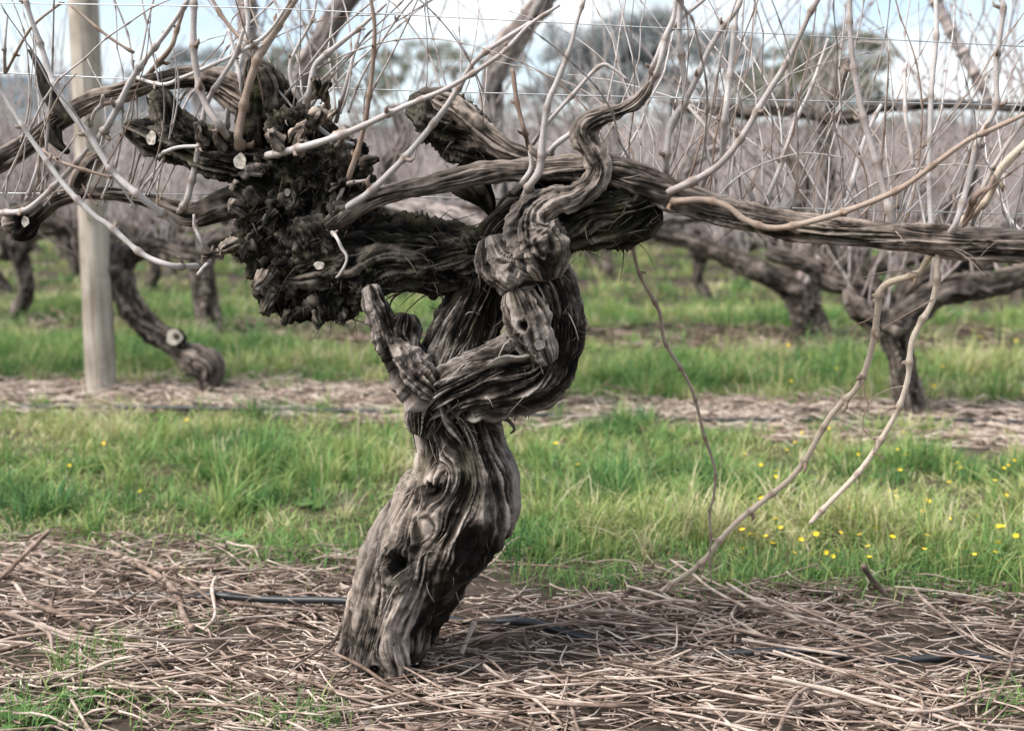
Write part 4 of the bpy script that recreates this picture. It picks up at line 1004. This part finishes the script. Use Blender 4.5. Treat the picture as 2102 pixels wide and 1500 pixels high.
# rows on the far slope that read as one grey mass
def far_rows():
    rg = np.random.default_rng(555); V = []; T = []; A = []; n0 = 0
    for k in range(38):
        d = 34 + k * 3.2 * (1 + k * 0.006)
        half = 0.46 * d + 3; nc = int(half * 2 / 1.75 * 17)
        x = rg.uniform(-half, half, nc); y = d - ROWT * x + rg.normal(0, 0.15, nc); z = terrain(x, y)
        h = rg.uniform(0.75, 1.75, nc); z0 = z + rg.uniform(0.3, 0.8, nc); lx = rg.normal(0, 0.28, nc); ww_ = rg.uniform(0.012, 0.03, nc) * (1 + k * 0.02)
        ly = rg.normal(0, 0.2, nc)
        a = np.stack([x - ww_, y, z0], 1); b_ = np.stack([x + ww_, y + ww_, z0], 1); e = np.stack([x, y - ww_, z0], 1); c_ = np.stack([x + lx, y + ly, z + h], 1)
        V.append(np.stack([a, b_, e, c_], 1).reshape(-1, 3)); i = n0 + np.arange(nc) * 4
        T += [np.stack([i, i + 1, i + 3], 1), np.stack([i + 1, i + 2, i + 3], 1), np.stack([i + 2, i, i + 3], 1)]; A.append(np.repeat(np.clip(rg.uniform(-.1, .9, nc) + .30 * np.sin(x * 3.6 + k) + .5 * pn(x * .22, y * .12, 0., 95) + .25 * pn(x * .9, y * .6, 0., 96), 0, 1), 4)); n0 += nc * 4
        # dark wood line under the canes
        nt_ = int(half * 2 / 1.75); x = np.linspace(-half, half, nt_) + rg.normal(0, .2, nt_); y = d - ROWT * x; z = terrain(x, y)
        a = np.stack([x - .07, y, z], 1); b_ = np.stack([x + .07, y, z], 1); c_ = np.stack([x + .5, y, z + .8], 1); e = np.stack([x - .5, y, z + .8], 1); f = np.stack([x, y - .08, z + .4], 1)
        V.append(np.stack([a, b_, c_, e, f], 1).reshape(-1, 3)); i = n0 + np.arange(nt_) * 5
        T += [np.stack([i, i + 1, i + 4], 1), np.stack([i + 1, i + 2, i + 4], 1), np.stack([i + 2, i + 3, i + 4], 1), np.stack([i + 3, i, i + 4], 1)]; A.append(np.repeat(rg.uniform(0, .3, nt_), 5)); n0 += nt_ * 5
    me = mk_mesh('far_vineyard', np.vstack(V), [np.vstack(T)], {'rnd': np.concatenate(A)}, False)
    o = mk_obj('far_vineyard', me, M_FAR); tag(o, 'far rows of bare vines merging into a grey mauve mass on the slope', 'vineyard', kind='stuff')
far_rows()

# ------------------------------------------------------------------ gum trees on the crest
def gum(px, ptop, pbot, wpx, Y, seed, label, mat=M_GUM, dens=1.0):
    rg = np.random.default_rng(seed)
    top = at(px, ptop, Y); x0 = top[0]; z0 = float(terrain(x0, Y)); cb = at(px, pbot, Y)[2]
    wd = wpx * 1.4 * Y / FPX / 2; H = top[2] - z0
    root = empty('gum_tree', (x0, Y, z0 - 0.2)); tag(root, label, 'tree', 'gum trees on the crest')
    tb = Bag()
    zc = (top[2] + cb) / 2 - z0; hr = max(0.5, (top[2] - cb) / 2)
    tips = []
    nb = 7
    V, Q, T = tube(catmull([[0, 0, 0, 0], [rg.normal(0, .2), 0, H * .3, 0], [rg.normal(0, .4), rg.normal(0, .3), zc, 0]], 12)[:, :3], np.linspace(H * 0.02, H * 0.008, 12), 8); tb.add(V, Q, T)
    for i in range(nb):
        a = rg.uniform(0, 6.28); e = rg.uniform(0.45, 0.95)
        tip = np.array([math.cos(a) * wd * e, math.sin(a) * wd * e, zc + hr * rg.uniform(-0.5, 0.8)])
        s = np.array([0, 0, H * rg.uniform(0.25, 0.5)])
        V, Q, T = tube(catmull([[*s, 0], [*(s * .5 + tip * .5 + [0, 0, -.1 * H]), 0], [*tip, 0]], 10)[:, :3], np.linspace(H * 0.011, H * 0.003, 10), 6); tb.add(V, Q, T); tips.append(tip)
    mk_obj('trunk', tb.mesh('trunk'), M_GTRUNK, root)
    # crown: leaf clumps round the tips
    cl = []
    nc = int(62 * dens)
    for i in range(nc):
        t = tips[rg.integers(nb)]
        q = t + rg.normal(0, 1, 3) * [wd * .34, wd * .34, hr * .42]
        e = (q[0] / wd) ** 2 + (q[1] / wd) ** 2 + ((q[2] - zc) / hr) ** 2
        if e > 1: q = np.array([0, 0, zc]) + (q - [0, 0, zc]) / math.sqrt(e)
        cl.append((q, rg.uniform(.12, .26) * min(wd, hr * 1.4)))
    N = 0; VV = []; RR = []
    for q, r in cl:
        n_ = 84; dv = rg.normal(size=(n_, 3)); dv /= np.linalg.norm(dv, axis=1)[:, None]; p = q + dv * r * rg.uniform(.4, 1.1, n_)[:, None] * [1, 1, .75]
        s = r * rg.uniform(.16, .36, n_); u = rg.normal(size=(n_, 3)); u /= np.linalg.norm(u, axis=1)[:, None]; v = rg.normal(size=(n_, 3)); v /= np.linalg.norm(v, axis=1)[:, None]
        VV.append(np.stack([p - u * s[:, None], p + v * s[:, None] * .5, p + u * s[:, None], p - v * s[:, None] * .5], 1).reshape(-1, 3)); RR.append(np.repeat(np.clip(rg.normal(.45, .25) + rg.normal(0, .15, n_), 0, 1), 4)); N += n_
    i = np.arange(N)[:, None] * 4 + np.arange(4)[None, :]
    mk_obj('crown', mk_mesh('crown', np.vstack(VV), [i], {'rnd': np.concatenate(RR)}, False), mat, root)
for k, a in enumerate([(725, 78, 195, 150, 118, 'rounded olive gum tree behind the left head of the front vine'), (610, 85, 190, 110, 122, 'small olive gum tree left of the rounded one'), (903, 80, 160, 135, 120, 'flat topped olive gum tree standing alone in the centre'),
      (1700, 62, 235, 190, 100, 'dark ragged gum tree tallest at right'), (1625, 90, 240, 150, 108, 'ragged gum tree just left of the tallest one at right'), (1180, 45, 235, 200, 125, 'hazy grey gum tree right of centre, left of its pair'),
      (1330, 30, 230, 210, 125, 'hazy grey gum tree widest of the right middle group'), (1450, 60, 235, 170, 128, 'hazy grey gum tree at the right end of the middle group'), (400, 95, 200, 110, 150, 'bluish gum tree far off at left'), (470, 150, 220, 90, 160, 'low bluish gum tree beside the left canes'),
      (860, 190, 250, 200, 150, 'low bluish gum tree under the flat topped one'), (1030, 170, 250, 190, 150, 'low bluish gum tree near the middle of the skyline'), (1560, 190, 260, 150, 140, 'low bushy gum tree between the hazy and dark groups'), (80, 170, 240, 200, 160, 'low bluish gum tree at the far left edge'), (250, 150, 230, 140, 160, 'low bluish gum tree right of the timber post')]):
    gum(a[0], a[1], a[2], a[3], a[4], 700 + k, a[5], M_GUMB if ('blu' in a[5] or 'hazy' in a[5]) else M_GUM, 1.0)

rg = np.random.default_rng(4242)
for k in range(22):
    x_ = -60 + k * 103 + rg.uniform(-30, 30); t_ = rg.uniform(205, 250)
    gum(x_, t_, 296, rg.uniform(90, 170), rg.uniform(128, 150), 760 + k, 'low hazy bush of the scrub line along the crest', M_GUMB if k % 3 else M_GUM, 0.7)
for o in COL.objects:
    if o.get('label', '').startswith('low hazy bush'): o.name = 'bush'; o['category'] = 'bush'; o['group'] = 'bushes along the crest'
# ------------------------------------------------------------------ grass
def blades(x, y, hgt, wid, lean, rnd, seed, nseg=2, ang=None):
    """curved tapering blades as one mesh"""
    rg = np.random.default_rng(seed); n_ = len(x)
    z = gz(x, y); a = rg.uniform(0, 6.283, n_) if ang is None else ang + rg.normal(0, 0.5, n_); ca, sa = np.cos(a), np.sin(a); b_ = a + rg.normal(0, 0.5, n_) + math.pi / 2; cb, sb = np.cos(b_), np.sin(b_)
    pts = []
    for k in range(nseg + 1):
        t = k / nseg; wx = wid * (1 - t) ** 0.7
        ox = ca * lean * hgt * t ** 1.8; oy = sa * lean * hgt * t ** 1.8; oz = hgt * t * (1 - 0.35 * lean * t)
        if k < nseg:
            pts.append(np.stack([x + ox - cb * wx, y + oy - sb * wx, z + oz], 1)); pts.append(np.stack([x + ox + cb * wx, y + oy + sb * wx, z + oz], 1))
        else: pts.append(np.stack([x + ox, y + oy, z + oz], 1))
    m_ = len(pts); V = np.stack(pts, 1).reshape(-1, 3); i = np.arange(n_)[:, None] * m_
    Q = [i + np.array([[2 * k, 2 * k + 1, 2 * k + 3, 2 * k + 2]]) for k in range(nseg - 1)]
    T = i + np.array([[m_ - 3, m_ - 2, m_ - 1]])
    return V, (np.vstack(Q) if Q else np.zeros((0, 4), int)), T, np.repeat(rnd, m_)
def grass_band(name, label, y0, y1, n_, hscale, wscale, seed, nseg=2, thr=0.0, per=16, tr=0.035):
    rg = np.random.default_rng(seed); nt_ = n_ // per
    d = rg.uniform(y0, y1, nt_ * 4); half = 0.45 * d / 0.93 + 0.35; x = rg.uniform(-1, 1, nt_ * 4) * half; y = d - ROWT * x
    acc = (half / half.max())
    mk = 1 - mulch_mask(x, y)
    cl = 0.8 * fbm(x * 2.2, y * 2.2, 0.0, 81) + 0.7 * pn(x * 7, y * 7, 0.0, 82)
    bare_ = np.clip(0.9 + 1.6 * pn(x * 1.2, y * 1.7, 0.0, 86), 0.30, 1)
    dens = bare_ * np.maximum(mk, 0.22 * (y > 4.6)) * np.clip(0.5 + 1.0 * cl - thr, 0.02, 1) * acc
    k = rg.random(len(x)) < dens
    x, y, cl = x[k][:nt_], y[k][:nt_], cl[k][:nt_]; m_ = len(x)
    dry = pn(x * 1.3, y * 1.3, 0.0, 83) + 0.6 * pn(x * 5, y * 5, 0.0, 84)
    dd = (y + ROWT * x - 2.46) % PERIOD
    edge = np.exp(-((dd - (PERIOD - 0.75)) / 0.25) ** 2)          # the far edge of an alley is thin and yellow
    th = hscale * np.clip(0.62 + 0.8 * cl + rg.normal(0, 0.28, m_) + (rg.random(m_) < 0.12) * 0.9, 0.2, 2.3) * (1 - 0.4 * edge)
    trnd = 0.36 + 0.48 * dry + 0.32 * edge + rg.normal(0, 0.13, m_) + (rg.random(m_) < 0.07) * 0.4
    # blades radiate from each tuft
    X = np.repeat(x, per); Y = np.repeat(y, per); H = np.repeat(th, per); N_ = len(X); Rn = np.repeat(trnd, per)
    a = rg.uniform(0, 6.283, N_); rr = np.abs(rg.normal(0, 1, N_)) * tr
    X = X + np.cos(a) * rr; Y = Y + np.sin(a) * rr
    lean = np.clip(0.25 + 0.5 * rr / tr + rg.normal(0, 0.25, N_), 0.03, 1.7)
    hgt = H * rg.uniform(0.45, 1.2, N_); rnd = np.clip(Rn + rg.normal(0, 0.10, N_) + (rg.random(N_) < 0.07) * 0.45, 0, 1)
    V, Q, T, A = blades(X, Y, hgt, wscale * rg.uniform(0.6, 1.4, N_), lean, rnd, seed + 1, nseg, a)
    o = mk_obj(name, mk_mesh(name, V, [Q, T], {'rnd': A}, False), M_GRASS); tag(o, label, 'grass', kind='stuff')
grass_band('grass', 'long green grass of the alley just behind the front vine', 2.85, 5.4, 80000, 0.092, 0.0029, 1, 3, 0.10)
grass_band('grass', 'green grass between the second and third vine rows', 5.9, 8.9, 60000, 0.14, 0.0034, 2, 2, 0.1, 14, 0.05)
grass_band('grass', 'pale green grass between the third and fourth vine rows', 9.0, 12.2, 42000, 0.13, 0.005, 3, 2, 0.1, 12, 0.07)
grass_band('grass', 'strips of grass far among the back rows', 12.2, 40, 80000, 0.14, 0.010, 4, 2, 0.0, 10, 0.1)

# short matted turf, dead blades and straw between the tufts
def mat():
    rg = np.random.default_rng(444); n_ = 38000
    d = rg.uniform(2.8, 8.4, n_ * 2); half = 0.45 * d / 0.93 + 0.35; x = rg.uniform(-1, 1, n_ * 2) * half; y = d - ROWT * x
    k = rg.random(n_ * 2) < (1 - mulch_mask(x, y)) * np.where(d < 5.4, 1, 0.45); x, y = x[k][:n_], y[k][:n_]; m_ = len(x)
    dead = rg.random(m_) < np.clip(0.35 + 0.8 * pn(x * 1.7, y * 1.7, 0., 97), 0.1, 0.9)
    rnd = np.where(dead, rg.uniform(0.62, 1.0, m_), rg.uniform(0.05, 0.6, m_))
    V, Q, T, A = blades(x, y, rg.uniform(0.015, 0.05, m_), rg.uniform(.0015, .0032, m_) * np.where(y > 5, 1.5, 1), np.where(dead, rg.uniform(.8, 2.2, m_), rg.uniform(.2, 1.2, m_)), rnd, 445, 2)
    o = mk_obj('turf_mat', mk_mesh('turf_mat', V, [Q, T], {'rnd': A}, False), M_GRASS); tag(o, 'short matted turf and dead blades under the taller grass tufts', 'grass', kind='stuff')
mat()
# tufts spilling into the prunings and at the lower left corner
def tufts():
    rg = np.random.default_rng(88); X = []; Y = []; Hh = []; Rn = []
    for (px, py, s, n_, h) in [(1185, 1190, .09, 260, .07), (1640, 1180, .12, 420, .09), (1580, 1170, .1, 260, .08), (560, 1140, .12, 420, .07), (640, 1130, .12, 350, .07), (2060, 1180, .14, 500, .10), (1300, 1150, .16, 350, .07), (150, 1370, .05, 60, .10), (240, 1330, .05, 50, .07),
                            (60, 1440, .12, 110, .08), (180, 1450, .10, 80, .07), (20, 1490, .12, 130, .09), (500, 1480, .08, 90, .06), (620, 1490, .07, 110, .06), (2080, 1450, .06, 90, .07), (430, 1290, .05, 40, .05), (90, 1100, .2, 350, .06), (1880, 1190, .12, 300, .08),
                            (90, 700, .3, 500, .14), (270, 715, .30, 900, .16), (330, 725, .2, 500, .14), (60, 760, .3, 500, .13)]:
        g = ground(px, py); s = s * g[1] / 2.4 if g[1] < 4.5 else s
        X.append(g[0] + rg.normal(0, s, n_)); Y.append(g[1] + rg.normal(0, s * .6, n_)); Hh.append(h * rg.uniform(.4, 1.3, n_)); Rn.append(np.clip(rg.normal(.3, .14, n_), 0, 1))
    x, y, h, r = map(np.concatenate, (X, Y, Hh, Rn))
    V, Q, T, A = blades(x, y, h, rg.uniform(.0011, .0024, len(x)), np.clip(rg.normal(.7, .4, len(x)), .1, 1.6), r, 89, 3)
    o = mk_obj('grass_tufts', mk_mesh('grass_tufts', V, [Q, T], {'rnd': A}, False), M_GRASS); tag(o, 'loose grass tufts growing at the edges of the prunings', 'grass', kind='stuff')
tufts()

# broad-leaved weeds
def weed(px, py, n_, L, label, seed):
    g = ground(px, py); g[2] = float(gz(g[0], g[1])); rg = np.random.default_rng(seed); bag = Bag()
    for i in range(n_):
        a = rg.uniform(0, 6.28); l = L * rg.uniform(.6, 1.2); up = rg.uniform(.25, 1.0); wd = l * rg.uniform(.12, .2); t = np.linspace(0, 1, 6)
        c = np.stack([np.cos(a) * l * t, np.sin(a) * l * t, l * up * (t - .6 * t ** 2)], 1); s = np.array([-math.sin(a), math.cos(a), 0]); ww_ = wd * np.sin(np.clip(t * 3.0 + .15, 0, 3.14))
        V = np.stack([c - s * ww_[:, None], c + [0, 0, -wd * .25], c + s * ww_[:, None]], 1).reshape(-1, 3)
        Q = np.array([[k * 3 + e, k * 3 + e + 1, k * 3 + 4 + e, k * 3 + 3 + e] for k in range(5) for e in range(2)])
        bag.add(V, Q, rnd=rg.uniform(.1, .9))
    tag(mk_obj('weed', bag.mesh('weed'), M_WEED, None, tuple(g)), label, 'weed', 'broad leaved weeds')
weed(655, 1035, 9, .075, 'broad leaved weed in the grass just left of the front trunk', 1)
weed(475, 1105, 10, .07, 'broad leaved weed at the grass edge above the irrigation pipe', 2)
weed(170, 1420, 12, .07, 'low leafy weed among the prunings at the lower left', 3)
weed(60, 1470, 14, .08, 'leafy weed in the lower left corner', 4)
weed(1400, 1215, 8, .05, 'small weed where the pale drooping cane meets the ground', 5)
weed(1270, 960, 9, .16, 'long leaved weed in the grass right of the front trunk', 6)

# yellow flowers scattered in the grass at right
fm = Bag(); rg = np.random.default_rng(12)
for k in range(7):
    a = k / 7 * 6.283; V = np.array([[0, 0, 0], [math.cos(a - .4) * .006, math.sin(a - .4) * .006, .003], [math.cos(a) * .011, math.sin(a) * .011, .004], [math.cos(a + .4) * .006, math.sin(a + .4) * .006, .003]]); fm.add(V + [0, 0, .09], np.array([[0, 1, 2, 3]]))
V, Q, T = tube(np.array([[0, 0, 0], [.004, 0, .045], [0, 0, .09]]), [.0011, .001, .0008], 5); fm.add(V, Q, T)
FM = fm.mesh('yellow_flower', False); FM.materials.append(M_FLOWER); FM.materials.append(M_WEED)
mi = np.zeros(len(FM.polygons), np.int32); mi[7:17] = 1; FM.polygons.foreach_set('material_index', mi)
for k in range(130):
    px, py = (rg.uniform(1500, 2100), rg.uniform(900, 1190)) if k < 85 else ((rg.uniform(1600, 2100), rg.uniform(700, 830)) if k < 115 else (rg.uniform(0, 1500), rg.uniform(880, 1100)))
    g = ground(px, py); s = rg.uniform(.75, 1.0) * (1.25 if py < 840 else 1)
    o = mk_obj('yellow_flower', FM, None, None, (g[0], g[1], float(gz(g[0], g[1])))); o.scale = (s, s, s); o.rotation_euler = (rg.normal(0, .35), rg.normal(0, .35), rg.uniform(0, 6))
    tag(o, 'small yellow wildflower dotted through the grass', 'flower', 'yellow wildflowers')

# ------------------------------------------------------------------ prunings on the ground
STICK_LIB = []
for k in range(16):
    rg = np.random.default_rng(2000 + k); n_ = 7; t = np.linspace(-.5, .5, n_); r = 1.0
    cy = rg.normal(0, .10) * (t * t * 4) + rg.normal(0, .03) * np.sin(t * 7); cz = rg.normal(0, .035) * (t * t * 4)
    c = np.stack([t, cy, cz], 1); kink = rg.integers(2, 5); c[kink:, 1] += np.linspace(0, rg.normal(0, .06), n_ - kink)
    rr = np.full(n_, 1.0); rr[kink] = 1.35; STICK_LIB.append((c, rr * np.linspace(1.1, .8, n_)))
def stick_geo(k, L, r, M3, loc, sides=6):
    c, rr = STICK_LIB[k]; c = (c * L) @ M3.T + loc
    return tube(c, rr * r, sides)
def stick_xyz(rg, n_, d0, d1, pile):
    d = rg.uniform(d0, d1, n_ * 3); half = 0.45 * d / .93 + .3; x = rg.uniform(-1, 1, n_ * 3) * half; y = d - ROWT * x
    k = rg.random(len(x)) < mulch_mask(x, y) * (1 - 0.93 * bare(x, y)) * (0.35 + 0.65 * np.clip(0.5 + 1.6 * pn(x * 3.2, y * 3.2, 0., 91), 0, 1)); x = x[k][:n_]; y = y[k][:n_]
    return x, y, gz(x, y) + np.abs(rg.normal(0, pile, len(x)))
def rot3(rg, spread=0.42):
    a = ROWA + rg.normal(0, spread) if rg.random() < .68 else rg.uniform(0, 3.14); e = rg.normal(0, .13); q = rg.uniform(0, 6.28)
    return np.array(Matrix.Rotation(a, 3, 'Z') @ Matrix.Rotation(e, 3, 'Y') @ Matrix.Rotation(q, 3, 'X'))
def sticks(name, label, n_, d0, d1, seed, lmu, rmu, pile, sides=5):
    rg = np.random.default_rng(seed); x, y, z = stick_xyz(rg, n_, d0, d1, pile); bag = Bag()
    for i in range(len(x)):
        L = float(np.clip(rg.lognormal(math.log(lmu), .55), .03, .6)); r = rmu * rg.uniform(.5, 1.5)
        V, Q, T = stick_geo(rg.integers(16), L, r, rot3(rg), np.array([x[i], y[i], z[i] + r]), sides); bag.add(V, Q, T, rnd=rg.uniform(-.25, .45) - (0.22 if d0 > 4 else 0), node=0.0)
    o = mk_obj(name, bag.mesh(name), M_STICK); tag(o, label, 'prunings', kind='stuff')
sticks('prunings', 'thick litter of dry prunings under the front vine', 8000, 1.7, 3.2, 21, .085, .0018, .013)
sticks('prunings', 'dry prunings strewn under the second vine row', 3800, 5.0, 6.8, 22, .15, .0030, .010, 4)
sticks('prunings', 'dry prunings strewn under the third vine row', 3000, 8.2, 9.8, 23, .22, .0048, .010, 4)
# the 260 largest are pieces of their own
SM = []
for k in range(16):
    c, rr = STICK_LIB[k]; n_ = 22; cc = catmull(np.column_stack([c, rr]), n_)
    V, Q, T = tube(cc[:, :3], cc[:, 3] * 0.014 * (1 + .12 * np.sin(np.linspace(0, 30, n_))), 8)
    me = mk_mesh('pruned_cane', V, [Q, T], {'node': np.zeros(len(V))}); me.materials.append(M_STICK); SM.append(me)
rg = np.random.default_rng(31); x, y, z = stick_xyz(rg, 270, 1.75, 3.05, .016)
for i in range(len(x)):
    o = mk_obj('pruned_cane', SM[rg.integers(16)], None, None, (x[i], y[i], z[i] + .012)); L = rg.uniform(.14, .48); rs = rg.uniform(.002, .0040) / .014
    o.matrix_world = Matrix.Translation((x[i], y[i], z[i] + .014)) @ Matrix(rot3(rg, .45).tolist()).to_4x4() @ Matrix.Diagonal((L, rs, rs, 1))
    tag(o, 'longer dry pruned cane lying on the litter under the front vine', 'pruning', 'pruned canes under the front vine')
for (pl, r, lab) in [([(-20, 1205), (40, 1145), (102, 1088)], 5, 'straight tan pruned cane propped up at the left edge'), ([(225, 1130), (300, 1165), (355, 1210), (375, 1255), (395, 1290)], 6, 'long bent grey pruned cane lying over the irrigation pipe'), ([(1772, 1160), (1795, 1195), (1830, 1230)], 6, 'bent pruned cane sticking up at the grass edge on the right'),
                     ([(945, 1345), (960, 1310), (975, 1275)], 5, 'short pale pruned cane leaning up right of the front trunk'), ([(60, 1235), (140, 1265), (190, 1290)], 6, 'stout grey pruned cane below the left pipe end'), ([(1280, 1215), (1330, 1205), (1370, 1195)], 4, 'thin pruned cane beside the tip of the drooping cane')]:
    pts = []; n_ = len(pl)
    for i, (px, py) in enumerate(pl):
        g0 = ground(pl[0][0], max(q[1] for q in pl)); lift = .03
        if r == 5 or 'sticking' in lab: p = at(px, py, g0[1] + .02 * i)
        else: p = ground(px, py); p[2] = gz(p[0], p[1]) + .035; p = at(px, py, p[1] - .06)
        pts.append([*p, r * p[1] / FPX])
    V, Q, T, nd = cane_geo(pts, 8, seed=50 + len(lab), buds=False); b0 = np.array(pts[0][:3])
    tag(mk_obj('pruned_cane', mk_mesh('pruned_cane', V - b0, [Q, T], {'node': nd * .5}), M_STICK, None, tuple(b0)), lab, 'pruning', 'pruned canes with a place of their own')
